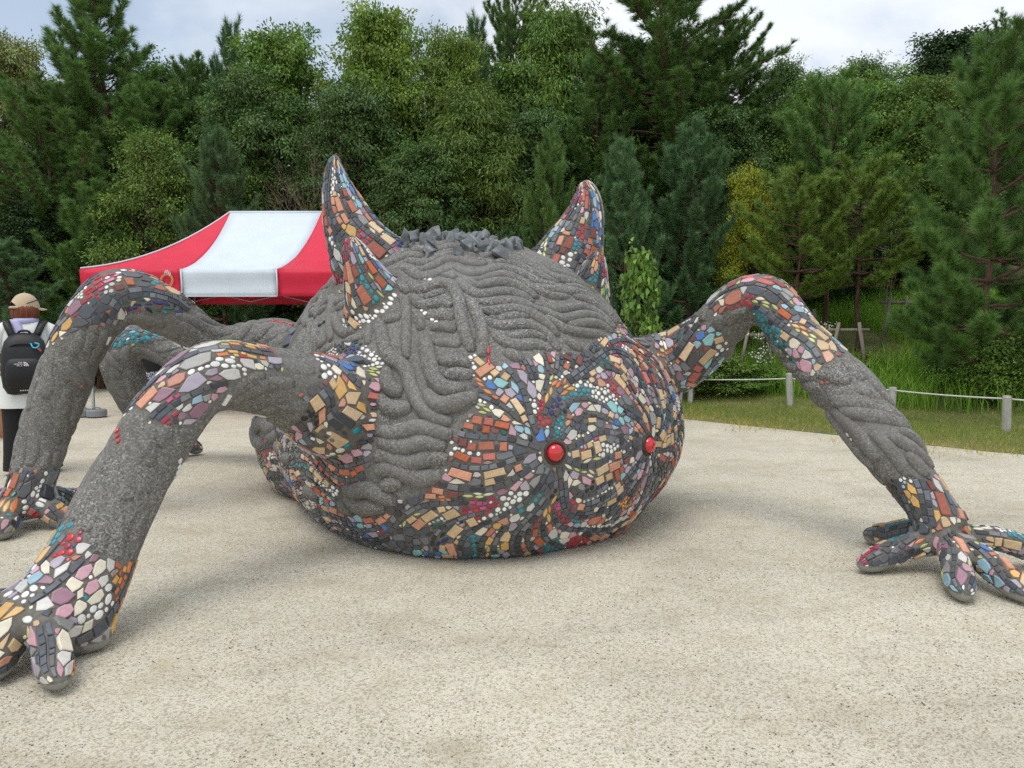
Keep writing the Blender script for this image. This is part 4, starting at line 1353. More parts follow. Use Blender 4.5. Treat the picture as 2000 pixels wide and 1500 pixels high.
def norm_(v): return v / (np.linalg.norm(v) + 1e-9)
def hull2(p):
    p = sorted(map(tuple, p))
    def half(pts):
        h = []
        for q_ in pts:
            while len(h) >= 2 and (h[-1][0] - h[-2][0]) * (q_[1] - h[-2][1]) - (h[-1][1] - h[-2][1]) * (q_[0] - h[-2][0]) <= 1e-9: h.pop()
            h.append(q_)
        return h
    lo, hi = half(p), half(p[::-1])
    return np.array(lo[:-1] + hi[:-1])
def poly_area(p):
    return .5 * abs(np.sum(p[:, 0] * np.roll(p[:, 1], -1) - np.roll(p[:, 0], -1) * p[:, 1]))
DONE = {}
DCELL = .03
def mark_done(ts):
    for t in ts:
        for q_ in np.vstack([t['p'], t['p'].mean(0)[None], (t['p'] + t['p'].mean(0)) / 2]):
            DONE.setdefault(tuple((q_ / DCELL).astype(int)), []).append(q_)
def DONE_near(p):
    k = (p / DCELL).astype(int)
    for i in (-1, 0, 1):
        for j in (-1, 0, 1):
            for m_ in (-1, 0, 1):
                for q_ in DONE.get((k[0] + i, k[1] + j, k[2] + m_), ()):
                    if (q_[0] - p[0]) ** 2 + (q_[1] - p[1]) ** 2 + (q_[2] - p[2]) ** 2 < .0006: return True
    return False

# the eyes, where the sight lines through them meet the face
def sight(px, py):
    d = (P(px, py, 4.0) - cam.location).normalized()
    h = surf_bvh.ray_cast(cam.location, d)
    return np.array(h[0]), np.array(h[1])
EYES = [sight(1083, 884), sight(1265, 869)]
FC = AL(-4.25, 2.50, 0.60)
FR = 1.0
Zv = np.array([0, 0, 1.0])
def face_map(u, v):
    th = math.hypot(u, v) / FR
    if th > 2.0: return None
    d = AX * math.cos(th) + (0 if th < 1e-6 else math.sin(th) / th / FR) * (u * LX + v * Zv)
    return FC, d, 2.5
def face_inv(p):
    d = p - FC; d = d / np.linalg.norm(d)
    th = math.acos(max(-1, min(1, d @ AX))); s_ = math.sin(th) + 1e-9
    return np.array([d @ LX, d @ Zv]) / s_ * th * FR
E2 = [face_inv(e[0]) for e in EYES]
def face_flow(u, v):
    r1 = np.array([u, v]) - E2[0]; r2 = np.array([u, v]) - E2[1]
    d1, d2 = r1 @ r1 + 1e-5, r2 @ r2 + 1e-5
    f = r1 / d1 * 1.0 - r2 / d2 * .62
    if d2 < d1 * .35: f = -f
    a = math.atan2(f[1], f[0])
    dm = math.sqrt(min(d1, d2))
    return a + .50 * math.sin(dm * 9.0 + math.atan2(r1[1], r1[0]) * 2) * min(1, dm / .35) + .42 * mnoise.noise((u * 2.2, v * 2.2, 1.7)) * min(1, dm / .3)
import time as _t
_t0 = _t.time()
fm = Mosaic(-1.95, 1.75, -1.0, 1.05, face_map, face_flow, 11, lambda o: o == -1 or part_of[int(o)] == right_i, sz=.62, dsep=.085, two=.32)
for e in E2:     # keep room for the eyes
    ex, ey = int((e[0] - fm.u0) / RES), int((e[1] - fm.v0) / RES)
    yy, xx = np.mgrid[0:fm.H, 0:fm.W]
    fm.occ |= (xx - ex) ** 2 + (yy - ey) ** 2 < (.068 / RES) ** 2
fm.first = [(int((e[0] + .085 * math.cos(k * 2 * math.pi / 17 + .2) - fm.u0) / RES), int((e[1] + .085 * math.sin(k * 2 * math.pi / 17 + .2) - fm.v0) / RES)) for k in range(17) for e in E2]
fm.fill()
print('face tiles', len(TILES), _t.time() - _t0)

def limb_patch(L, seed, sz=1.0, dsep=.10, wave=.35, s0=0.0):
    R0 = float(np.median(L.rad))
    # start the wrap on the side turned away from the camera
    Ls, Lp, LN, LT, Lr = L.s.tolist(), L.pts.tolist(), L.N.tolist(), L.T.tolist(), L.rad.tolist()
    import bisect
    memo = {}
    def axis_at(u):
        if u in memo: return memo[u]
        k = min(max(bisect.bisect_left(Ls, u), 1), len(Ls) - 1)
        f = (u - Ls[k - 1]) / (Ls[k] - Ls[k - 1] + 1e-9)
        mixv = lambda A: Vector(A[k - 1]) * (1 - f) + Vector(A[k]) * f
        c, N, T = mixv(Lp), mixv(LN), mixv(LT)
        B = T.cross(N)
        away = c - cam.location; away = away - T * away.dot(T)
        memo[u] = (c, N, B, math.atan2(away.dot(B), away.dot(N)), (Lr[k - 1] * (1 - f) + Lr[k] * f) * 1.75 + .03)
        return memo[u]
    def mapf(u, v):
        if v < .5 * R0 or v > (2 * math.pi - .5) * R0: return None
        c, N, B, a0, r = axis_at(u)
        a = a0 + v / R0
        return c, N * math.cos(a) + B * math.sin(a), r
    li = LIMBS.index(L)
    def flow(u, v):
        return wave * math.sin(u * 7 + v * 4 + seed) + .5 * mnoise.noise((u * 3, v * 3, seed * 1.7))
    m = Mosaic(s0, L.len, 0, 2 * math.pi * R0, mapf, flow, seed, (lambda o: part_of[int(o)] == part_of[li] or o == -1), sz=sz, dsep=dsep * 1.75, two=.25)
    m.fill()
for k, L in enumerate((leg_right, leg_near, leg_mid)):
    limb_patch(L, 21 + k, .82, .09)
for k, L in enumerate((horn_l, horn_sl, horn_r, horn_sr)):
    limb_patch(L, 31 + k, .74, .08, .2)
for k, t in enumerate(toes):
    if t.leg is leg_rear or t.leg is leg_mid: limb_patch(t, 41 + k, .85, .10, .2)
    else: limb_patch(t, 41 + k, .72, .085, .2)
limb_patch(leg_rear, 61, 1.1)
# the broad instep of each foot, between ankle and toes
for k, (L, px, py) in enumerate(((leg_near, 60, 1230), (leg_right, 1850, 1050), (leg_mid, 50, 1000))):
    c0 = L.pts[-1].copy(); c0[2] = .10
    ax0 = norm_((np.array([0, 0, CAM_H]) - c0)); ax0 = norm_(ax0 + np.array([0, 0, .35]))
    ux = norm_(np.cross(np.array([0, 0, 1.0]), ax0)); vx = np.cross(ax0, ux)
    def foot_map(u, v, c0=c0, ax0=ax0, ux=ux, vx=vx):
        th = math.hypot(u, v) / .24
        if th > 1.9: return None
        return c0, ax0 * math.cos(th) + (0 if th < 1e-6 else math.sin(th) / th / .24) * (u * ux + v * vx), .42
    li = LIMBS.index(L)
    Mosaic(-.46, .46, -.46, .46, foot_map, lambda u, v: math.atan2(v, u) + .5 * math.sin(u * 9), 91 + k, (lambda o, li=li: part_of[int(o)] == li), sz=.78, dsep=.15, two=.2).fill()
print('limb tiles', len(TILES), _t.time() - _t0)
# base band and shoulders on the left flank
BC = AL(-4.9, 2.25, 0.3)
def flank_map(u, v):
    a = u / 1.5 + math.pi * 1.18
    d = np.array([math.cos(a), math.sin(a), 0.0])
    c = np.array([BC[0], BC[1], v])
    return c, d, 3.0
flank = Mosaic(-1.7, 1.9, 0.015, 1.15, flank_map, lambda u, v: .3 * math.sin(u * 6 + v * 3) + .6 * mnoise.noise((u * 2, v * 3, 9)), 71, lambda o: o == -1 or part_of[int(o)] in (near_i, mid_i), step=.02, sz=.82)
flank.fill()
print('all tiles', len(TILES), _t.time() - _t0)

# single accents strewn over the plain concrete
rs2 = random.Random(3)
cand = rs2.sample(list(np.flatnonzero((msoft < .02) & (kind_v <= 0) & (SV[:, 2] > .15))), 900)
acc = []
for vi in cand:
    p, n = RV[vi], SN[vi]
    if len(acc) > 48: break
    if n @ (np.array([0, 0, CAM_H]) - p) < 0: continue
    if any(np.linalg.norm(p - q_) < .22 for q_ in acc): continue
    acc.append(p)
    t = flow3(SV[vi], n, own[vi])
    if t is None: continue
    bt = np.cross(n, t)
    typ = rs2.choice(['dots', 'dots', 'leaf', 'brick'])
    col = CC[rs2.choice(['white', 'white', 'red', 'black', 'pear', 'ice', 'pinkbrick', 'white'])]
    for k in range(rs2.choice([2, 3, 4, 5]) if typ == 'dots' else rs2.choice([1, 1, 2, 3])):
        c = p + t * k * (.034 if typ == 'dots' else .075)
        hit = surf_bvh.find_nearest(c)
        c = np.array(hit[0]); nn = np.array(hit[1])
        if typ == 'dots':
            r = rs2.uniform(.010, .015); aa = np.arange(8) * math.pi / 4
            X, Y, kd_, hh = np.cos(aa) * r, np.sin(aa) * r, 'pebble', .012
        elif typ == 'leaf':
            aa = np.arange(8) * math.pi / 4
            X, Y, kd_, hh = np.cos(aa) * .034, np.sin(aa) * .011, 'leaf', .012
        else:
            X, Y, kd_, hh = np.array([.03, -.03, -.03, .03]), np.array([.012, .012, -.012, -.012]), 'smallbrick', .014
        TILES.append(dict(kind=kd_, p=c + X[:, None] * t + Y[:, None] * bt, n=nn, h=hh, col=col, part=part_of[int(own[vi])]))

# ------------------------------------------------------------------ tile meshes
def tile_mat(name, rough, var, nscale, coat=0.0, bmp=0.0):
    m, nt, b = new_mat(name)
    at = nd(nt, 'ShaderNodeAttribute', attribute_name='tint')
    tc = nt.nodes.new('ShaderNodeTexCoord')
    n = nd(nt, 'ShaderNodeTexNoise', Scale=nscale, Detail=6.0, Roughness=0.65)
    nt.links.new(tc.outputs['Object'], n.inputs['Vector'])
    r = ramp(nt, [(0.25, (1 - var,) * 3), (0.75, (1 + var,) * 3)], n.outputs['Fac'])
    mx = mixc(nt, 1.0, at.outputs['Color'], r.outputs['Color'], 'MULTIPLY')
    nt.links.new(mx.outputs['Color'], b.inputs['Base Color'])
    b.inputs['Roughness'].default_value = rough
    b.inputs['Coat Weight'].default_value = coat
    b.inputs['Coat Roughness'].default_value = 0.12
    if bmp: bump(nt, b, n.outputs['Fac'], bmp, .006)
    return m
M_T = {'strip': tile_mat('slate', .48, .24, 26, .08, .5), 'brick': tile_mat('fired_clay', .8, .22, 38, 0, .6), 'smallbrick': tile_mat('glazed_tile', .35, .12, 30, .3), 'poly': tile_mat('stone_tile', .42, .16, 22, .25, .3),
       'pebble': tile_mat('glazed_pebble', .3, .10, 30, .4), 'leaf': tile_mat('leaf_glaze', .3, .12, 40, .4), 'chip': tile_mat('stone_chip', .5, .2, 40, .1)}
NAMES = {'strip': 'slate_strip', 'brick': 'brick_tile', 'smallbrick': 'small_tile', 'poly': 'stone_tile', 'pebble': 'pebble_tile', 'leaf': 'leaf_tile', 'chip': 'tile_chip'}
def tile_geo(t):
    p, n, h = t['p'], t['n'], t['h']
    c = p.mean(0)
    m = len(p)
    # a flat top plane just clear of the curved bed
    off = (p - c) @ n
    top = p - off[:, None] * n
    lift = h * .6 + max(0.0, off.max() * .6)
    dome = t['kind'] in ('pebble', 'leaf')
    base = p - n * .008
    r1 = top + n * (lift * (.62 if dome else .8)) 
    ins = .70 if dome else max(.80, 1 - .0045 / (np.linalg.norm(p - c, axis=1).mean() + 1e-6))
    r2 = c + (top - c) * ins + n * lift
    V = np.vstack([base, r1, r2])
    k = np.arange(m); k2 = (k + 1) % m
    Q = np.vstack([np.stack([k, k2, m + k2, m + k], -1), np.stack([m + k, m + k2, 2 * m + k2, 2 * m + k], -1)])
    cap = np.arange(2 * m, 3 * m)
    # outward winding
    e = np.cross(r2[1] - r2[0], r2[2] - r2[1])
    if e @ n < 0:
        Q = Q[:, ::-1]; cap = cap[::-1]
    return V, Q, cap
camp = np.array([0, 0, CAM_H])
for t in TILES:
    c = t['p'].mean(0)
    d = camp - c; dist = np.linalg.norm(d)
    vec = np.cross(np.roll(t['p'], -1, 0) - c, t['p'] - c).sum(0)
    t['area'] = .5 * np.linalg.norm(vec)
    f = (t['n'] @ d) / dist
    t['face'] = f
    vis = f > .08
    if vis:
        sx = 1000 + FPX * c[0] / c[1]
        if not -20 < sx < 2020: vis = False
    if vis:
        hit = surf_bvh.ray_cast(Vector(c + t['n'] * .03), Vector(d / dist), dist)
        vis = hit[0] is None
    t['px'] = t['area'] * f / dist ** 2 if vis else 0
rank = {}
for kd_ in SIZE:
    L = sorted([t for t in TILES if t['kind'] == kd_ and t['px'] > 0], key=lambda t: -t['px'])
    for t in L[:270]: t['single'] = True
rest = {}
brand = random.Random(9)
for t in TILES:
    if t['face'] < -.55 and 'single' not in t: continue
    V, Q, cap = tile_geo(t)
    jit = brand.uniform(.86, 1.14)
    col = np.array([min(1, c * jit) for c in t['col'][:3]] + [1.0])
    if 'single' in t:
        o_ = V.mean(0)
        me = make_mesh(NAMES[t['kind']], V - o_, [Q, cap[None]], M_T[t['kind']], tint=np.tile(col, (len(V), 1)), smooth=t['kind'] in ('pebble', 'leaf'))
        link(NAMES[t['kind']], me, PART[t['part']], loc=tuple(o_ - BO))
    else:
        r = rest.setdefault((t['part'], t['kind']), dict(V=[], Q=[], C=[], T=[], n=0))
        r['V'].append(V); r['Q'].append(Q + r['n']); r['C'].append((cap + r['n'])); r['T'].append(np.tile(col, (len(V), 1))); r['n'] += len(V)
for key in set(k[0] for k in rest):
    Vs, Ps, Ts, mi, n = [], [], [], [], 0
    mats = []
    for (pk, kd_), r in rest.items():
        if pk != key: continue
        mats.append(M_T[kd_]); m_i = len(mats) - 1
        Vs += r['V']; Ts += r['T']
        Q = np.vstack(r['Q']) + n
        Ps.append(Q); mi.append(np.full(len(Q), m_i))
        by = {}
        for c in r['C']: by.setdefault(len(c), []).append(c + n)
        for l, cs in by.items():
            Ps.append(np.array(cs)); mi.append(np.full(len(cs), m_i))
        n += r['n']
    me = make_mesh('small_mosaic', np.vstack(Vs) - BO, Ps, mats, mat_idx=np.concatenate(mi), tint=np.vstack(Ts))
    o = link('small_mosaic', me, PART[key]); o['kind'] = 'stuff'

# the two red glass eyes with dark rims
m_red = plain('red_glass', lin(196, 14, 26), .06, .05, 6); m_red.node_tree.nodes['Principled BSDF'].inputs['Coat Weight'].default_value = 1.0
m_rim = plain('dark_rim', lin(58, 50, 46), .6)
for p, n in EYES:
    ln = face_map(*face_inv(p))[1]
    n = (np.array(n) + ln); n /= np.linalg.norm(n)
    a = np.linspace(0, math.pi / 2, 9)
    e = MB().lathe([(.049 * math.cos(t), .040 * math.sin(t) + .006) for t in a[:-1]] + [(.0005, .046)], seg=28, axis=n).build('eye', m_red, PART[-1], smooth=True)
    e.location = tuple(p - BO)
    rim = MB().lathe([(.066, -.01), (.066, .008), (.060, .014), (.050, .012), (.048, 0)], seg=28, axis=n).build('eye_rim', m_rim, e, smooth=True)

# jagged grey rocks on the crown
m_rock, nt, b = new_mat('quarried_rock')
tc = nt.nodes.new('ShaderNodeTexCoord')
n1 = nd(nt, 'ShaderNodeTexNoise', Scale=9.0, Detail=8.0, Roughness=.7); nt.links.new(tc.outputs['Object'], n1.inputs['Vector'])
inf = nt.nodes.new('ShaderNodeObjectInfo')
r = ramp(nt, [(0.25, lin(66, 70, 75)), (0.5, lin(112, 116, 119)), (0.8, lin(176, 176, 172))], n1.outputs['Fac'])
hs = nd(nt, 'ShaderNodeHueSaturation'); mv = nd(nt, 'ShaderNodeMapRange'); mv.inputs[3].default_value = .7; mv.inputs[4].default_value = 1.25
nt.links.new(inf.outputs['Random'], mv.inputs[0]); nt.links.new(mv.outputs[0], hs.inputs['Value']); nt.links.new(r.outputs['Color'], hs.inputs['Color'])
nt.links.new(hs.outputs['Color'], b.inputs['Base Color']); b.inputs['Roughness'].default_value = .75
bump(nt, b, n1.outputs['Fac'], .5, .02)
rk = random.Random(14)
def rock_mesh(size):
    ax = [rk.uniform(.55, 1.1), rk.uniform(.5, .9), rk.uniform(.7, 1.1)]
    pts = [(rk.gauss(0, .40) * ax[0], rk.gauss(0, .40) * ax[1], rk.uniform(-.6, .6) * ax[2]) for _ in range(14)] + [(rk.uniform(-.3, .3), rk.uniform(-.2, .2), .8 * ax[2])]
    bm = bmesh.new()
    for p_ in pts: bm.verts.new([c * size for c in p_])
    bmesh.ops.convex_hull(bm, input=bm.verts)
    bmesh.ops.bevel(bm, geom=bm.edges[:], offset=size * .03, segments=1, affect='EDGES')
    bmesh.ops.triangulate(bm, faces=bm.faces)
    bmesh.ops.subdivide_edges(bm, edges=bm.edges, cuts=1)
    for v in bm.verts: v.co += Vector((mnoise.noise(v.co * (3 / size)), mnoise.noise(v.co * (3 / size) + Vector((5, 0, 0))), mnoise.noise(v.co * (3 / size) + Vector((0, 7, 0))))) * size * .035
    me = bpy.data.meshes.new('rock'); bm.to_mesh(me); bm.free(); me.materials.append(m_rock)
    return me
for k in range(88):
    px = rk.uniform(785, 1025) if k > 12 else 800 + k * 17; py = rk.uniform(446, 508) if k > 12 else rk.uniform(452, 466)
    py += abs(px - 905) * .07
    d = (P(px, py, 4.0) - cam.location).normalized()
    h = surf_bvh.ray_cast(cam.location, d)
    if h[0] is None:
        h = surf_bvh.find_nearest(P(px, py, 5.4))
    p_ = np.array(h[0]) + np.array([0, rk.uniform(0, .25), 0])
    p_ = np.array(surf_bvh.find_nearest(Vector(p_))[0])
    link('rock', rock_mesh(rk.uniform(.05, .11)), PART[-1], loc=tuple(p_ - BO + np.array([0, 0, .03])), rot=(rk.uniform(-.7, .7), rk.uniform(-.7, .7), rk.uniform(0, 6)))
# ------------------------------------------------------------------ people
m_skin = plain('skin', lin(196, 142, 112), .55, .06, 8)
m_skin2 = plain('tanned_skin', lin(186, 126, 92), .55, .06, 8)
m_hair = bark_mat('auburn_hair', lin(88, 46, 30), lin(140, 80, 54))
m_hair2 = bark_mat('dark_hair', lin(24, 20, 18), lin(52, 42, 36))
m_shirt = plain('white_cotton', lin(226, 228, 226), .8, .04, 6, bump_s=.2)
m_blackc = plain('black_cloth', lin(20, 20, 23), .85, .2, 8)
m_cap = plain('beige_cap', lin(192, 172, 144), .85, .08, 14)
m_navy = plain('navy_cloth', lin(34, 36, 48), .85, .15, 10)
m_lilac = plain('lilac_towel', lin(186, 184, 220), .9, .06, 20)
m_grey = plain('grey_sleeve', lin(132, 132, 130), .8, .1, 15)
m_sole = plain('shoe_sole', lin(150, 140, 130), .7)
m_tan = plain('tan_leather', lin(190, 148, 100), .6)
def skin_body(name, J, E, mat, parent, root='pelvis', sub=2):
    """one continuous body grown round a skeleton"""
    names = list(J)
    me = bpy.data.meshes.new(name)
    me.from_pydata([J[n][0] for n in names], [(names.index(a), names.index(b_)) for a, b_ in E], [])
    o = link(name, me)
    sk = o.modifiers.new('sk', 'SKIN')
    ly = me.skin_vertices[0] if me.skin_vertices else None
    if ly is None:
        bpy.context.view_layer.objects.active = o
        bpy.ops.mesh.customdata_skin_add(); ly = me.skin_vertices[0]
    for i, n in enumerate(names):
        r = J[n][1]
        ly.data[i].radius = r if isinstance(r, tuple) else (r, r)
        ly.data[i].use_root = (n == root)
    sk.use_smooth_shade = True
    ss = o.modifiers.new('ss', 'SUBSURF'); ss.levels = sub; ss.render_levels = sub
    dg = bpy.context.evaluated_depsgraph_get()
    m2 = bpy.data.meshes.new_from_object(o.evaluated_get(dg))
    bpy.data.objects.remove(o)
    m2.name = name; m2.materials.clear(); m2.materials.append(mat)
    return link(name, m2, parent)
def figure(S, arms, turn=0.0, skin=None, parent=None, legs=((0, 0), (0, 0))):
    """S overall scale for a 1.6 m figure; arms: ((elbow L, wrist L), (elbow R, wrist R)) offsets"""
    J, E = {}, []
    def j(n, p_, r, to=None):
        J[n] = (tuple(c * S for c in p_), tuple(c * S for c in r) if isinstance(r, tuple) else r * S)
        if to: E.append((to, n))
    j('pelvis', (0, 0, .86), (.14, .10)); j('waist', (0, .01, 1.0), (.115, .085), 'pelvis'); j('chest', (0, 0, 1.18), (.135, .095), 'waist'); j('upper', (0, 0, 1.28), (.10, .075), 'chest')
    j('neck', (0, .005, 1.36), .047, 'upper'); ct, st_ = math.cos(turn), math.sin(turn)
    j('jaw', (st_ * .03, .02 + ct * .015, 1.41), (.060, .062), 'neck'); j('head', (0, .02, 1.48), (.074, .088), 'jaw'); j('top', (0, .015, 1.56), (.055, .065), 'head')
    j('nose', (st_ * .096, .02 + ct * .096, 1.462), .012, 'head')
    for k, s_ in ((0, -1), (1, 1)):
        t = 'LR'[k]
        j('sh' + t, (s_ * .155, 0, 1.29), .052, 'upper')
        e_, w_ = arms[k]
        j('el' + t, e_, .038, 'sh' + t); j('wr' + t, w_, (.026, .024), 'el' + t)
        d = Vector(w_) - Vector(e_); d.normalize()
        sd = d.cross(Vector((0, 1, .1))).normalized() if abs(d.y) < .9 else Vector((1, 0, 0))
        pc = Vector(w_) + d * .055
        j('pa' + t, tuple(pc), (.032, .016), 'wr' + t)
        for q_, (o_, ln) in enumerate(((-.026, .062), (-.009, .074), (.009, .070), (.025, .055))):
            b_ = pc + d * .035 + sd * o_; m_ = b_ + d * ln * .5 + Vector((0, .008, 0)); tp = m_ + d * ln * .42 + Vector((0, .016, 0))
            j(f'f{q_}a' + t, tuple(b_), .0085, 'pa' + t); j(f'f{q_}b' + t, tuple(m_), .008, f'f{q_}a' + t); j(f'f{q_}c' + t, tuple(tp), .0065, f'f{q_}b' + t)
        tb = pc - d * .01 + sd * .034 * -s_; j('t1' + t, tuple(tb), .010, 'pa' + t); j('t2' + t, tuple(tb + d * .035 + sd * .018 * -s_), .008, 't1' + t)
        lx_, ly_ = legs[k]
        j('hip' + t, (s_ * .085, 0, .82), .088, 'pelvis'); j('kn' + t, (s_ * .092 + lx_ * .5, .01 + ly_ * .5 + .01, .46), .056, 'hip' + t); j('ca' + t, (s_ * .093 + lx_ * .75, -.012 + ly_ * .8, .30), .055, 'kn' + t)
        j('an' + t, (s_ * .095 + lx_, ly_, .085), .036, 'ca' + t); j('hl' + t, (s_ * .095 + lx_, ly_ - .02, .035), .032, 'an' + t); j('to' + t, (s_ * .11 + lx_, ly_ + .15, .022), (.038, .020), 'hl' + t)
    return skin_body('body', J, E, skin, parent)
def ell_ring(cx, cy, z, rx, ry, n=28, wob=0.0, ph=0.0):
    a = np.linspace(0, 2 * math.pi, n, endpoint=False)
    w = 1 + wob * np.sin(a * 7 + ph) + wob * .6 * np.sin(a * 11 + ph * 2)
    return np.stack([cx + rx * np.cos(a) * w, cy + ry * np.sin(a) * w, np.full(n, z)], -1)
def face_marks(parent, S, turn, hair):
    ct, st_ = math.cos(turn), math.sin(turn)
    fw = np.array([st_, ct, 0]); sd = np.array([ct, -st_, 0]); c = np.array([0, .02, 1.475])
    for s_ in (-1, 1):
        MB().lathe([(.001, -.007), (.010, -.004), (.012, 0), (.009, .004), (.001, .006)], seg=10, axis=fw, c=(c + fw * .082 + sd * s_ * .032) * S).build('eye', m_hair2, parent, smooth=True)
        MB().tube([(c + sd * s_ * .076 + np.array([0, 0, .022])) * S, (c + sd * s_ * .088) * S, (c + sd * s_ * .076 - np.array([0, 0, .03])) * S], [.010 * S, .015 * S, .008 * S], 8).build('ear', parent.children[0].data.materials[0] if parent.children else m_skin, parent, smooth=True)
    MB().tube([(c + fw * .083 - sd * .022 + np.array([0, 0, -.052])) * S, (c + fw * .09 + np.array([0, 0, -.054])) * S, (c + fw * .083 + sd * .022 + np.array([0, 0, -.052])) * S], .006 * S, 6).build('mouth', plain('lips', lin(170, 92, 84), .5), parent, smooth=True)

# --- the visitor with cap and black backpack, seen from behind
pw = G(66, 924)
woman = empty('person', (pw.x, pw.y, 0), RAD(28)); tag(woman, 'person seen from behind in beige cap, white shirt and wide black trousers', 'person')
TURN = RAD(62)
figure(1.0, (((-.235, -.03, 1.05), (-.245, .08, .82)), ((.225, .02, 1.05), (.20, .20, .92))), TURN, m_skin, woman)
face_marks(woman, 1.0, TURN, m_hair)
sh = MB()
rings = [(.60, .235, .165, .05, 0), (.68, .232, .160, .045, .4), (.80, .222, .150, .035, 1.0), (.92, .205, .140, .03, 1.6), (1.05, .195, .135, .025, 2), (1.17, .198, .138, .015, 2.4), (1.25, .205, .125, .01, 2.8), (1.30, .185, .105, 0, 3), (1.335, .13, .085, 0, 3), (1.36, .078, .068, 0, 3), (1.375, .066, .06, 0, 3)]
sh.loft([ell_ring(0, 0, z, rx, ry, 36, w, p_) for z, rx, ry, w, p_ in rings], caps=False)
for s_ in (-1, 1):
    sh.tube([(s_ * .13, 0, 1.285), (s_ * .19, 0, 1.25), (s_ * .225, -.005, 1.16), (s_ * .245, -.01, 1.09)], [.075, .085, .082, .088], 14, caps=False)
sh.build('shirt', m_shirt, woman, smooth=True)
tr_ = MB()
tr_.loft([ell_ring(0, 0, z, rx, ry, 28) for z, rx, ry in ((.66, .19, .14), (.78, .185, .135), (.92, .165, .12))], caps=False)
for s_ in (-1, 1):
    tr_.tube([(s_ * .088, 0, .80), (s_ * .095, .0, .62), (s_ * .10, .01, .40), (s_ * .105, 0, .20), (s_ * .105, 0, .045)], [.115, .12, .112, .112, .122], 16, caps=False)
tr_.build('trousers', m_blackc, woman, smooth=True)
for s_ in (-1, 1):
    sb = MB().loft([ell_ring(s_ * .108, .055, z, rx, ry, 18) for z, rx, ry in ((.024, .047, .135), (.05, .046, .13), (.085, .04, .09), (.10, .03, .05))]).build('shoe', m_blackc, woman, smooth=True)
    MB().loft([ell_ring(s_ * .108, .055, z, .05, .14, 18) for z in (.002, .026)]).build('sole', m_sole, sb)
# hair: a bob of lifted strands below the cap
hc = np.array([0, .02, 1.48])
ct, st_ = math.cos(TURN), math.sin(TURN)
hmb = MB()
fwd = math.atan2(ct, st_)
hr = random.Random(2)
for k in range(150):
    a = fwd + hr.uniform(.75, 2 * math.pi - .75)
    r0 = .080 + hr.uniform(0, .012)
    z1 = 1.345 + hr.uniform(-.02, .035) + .02 * math.cos(a - fwd)
    p0 = hc + np.array([math.cos(a) * r0 * .95, math.sin(a) * r0, .004]); p1 = hc + np.array([math.cos(a) * (r0 + .010), math.sin(a) * (r0 + .012), -.045])
    p2 = np.array([hc[0] + math.cos(a) * (r0 - .004 + hr.uniform(-.012, .014)), hc[1] + math.sin(a) * (r0 - .004), z1])
    hmb.tube(crom([p0, p1, p2], 5), [.015, .015, .014, .010, .003], 5)
hmb.build('hair', m_hair, woman, smooth=True)
# cap with back opening, strap, brim and sunglasses pushed up
cap = empty('cap', (hc[0], hc[1], hc[2])); cap.parent = woman; cap.rotation_euler = (0, 0, -TURN)
def dome(a0, a1, zlo):
    V, Q = [], []
    A = np.linspace(a0, a1, 33); T = np.linspace(0, 1, 9)
    for t in T:
        for a in A:
            el = t * math.pi / 2
            V.append((.102 * math.cos(a) * math.cos(el) ** .9, .110 * math.sin(a) * math.cos(el), zlo + (.125 - zlo) * math.sin(el)))
    n = len(A)
    for i in range(len(T) - 1):
        for j in range(n - 1): Q.append([i * n + j, i * n + j + 1, (i + 1) * n + j + 1, (i + 1) * n + j])
    return np.array(V), Q
V, Q = dome(-math.pi / 2, 1.5 * math.pi, -.005)
# lift an arched opening at the back
bk = np.abs(np.arctan2(V[:, 0], -V[:, 1]))
arch = np.clip(1 - (bk / .62) ** 2, 0, 1) * .05
V[:, 2] = np.where(V[:, 2] < .045, np.maximum(V[:, 2], -.005 + arch), V[:, 2])
MB().add(V, Q).build('crown_panel', m_cap, cap, smooth=True)
a = np.linspace(-math.pi / 2 - .75, -math.pi / 2 + .75, 14)
MB().tube([(.104 * math.cos(t), .113 * math.sin(t), -.004) for t in a], .011, 6).build('strap', m_cap, cap, smooth=True)
V, Q = [], []
for i, t in enumerate(np.linspace(0, 1, 7)):
    for u in np.linspace(-1, 1, 13):
        V.append((.092 * u * (1 - .25 * t), .098 * math.sqrt(max(0, 1 - (u * .85) ** 2)) + .075 * t * math.sqrt(max(0, 1 - u * u * .6)), .004 - .018 * t - .016 * u * u))
for i in range(6):
    for j_ in range(12): Q.append([i * 13 + j_, i * 13 + j_ + 1, (i + 1) * 13 + j_ + 1, (i + 1) * 13 + j_])
br = MB().add(np.array(V), Q).build('brim', m_cap, cap, smooth=True); so = br.modifiers.new('s', 'SOLIDIFY'); so.thickness = .006
MB().lathe([(.001, .006), (.007, .004), (.008, 0)], c=(0, 0, .128), seg=10).build('button', m_cap, cap, smooth=True)
sg = MB()
for s_ in (-1, 1): sg.tube([(s_ * .105, -.03, .03), (s_ * .108, .05, .06), (s_ * .085, .085, .085)], .004, 5)
for s_ in (-1, 1): sg.box((s_ * .04, .10, .085), (.06, .012, .04), R=np.array(Matrix.Rotation(.5, 3, 'X')), bevel=.004)
sg.build('sunglasses', m_blackc, cap)
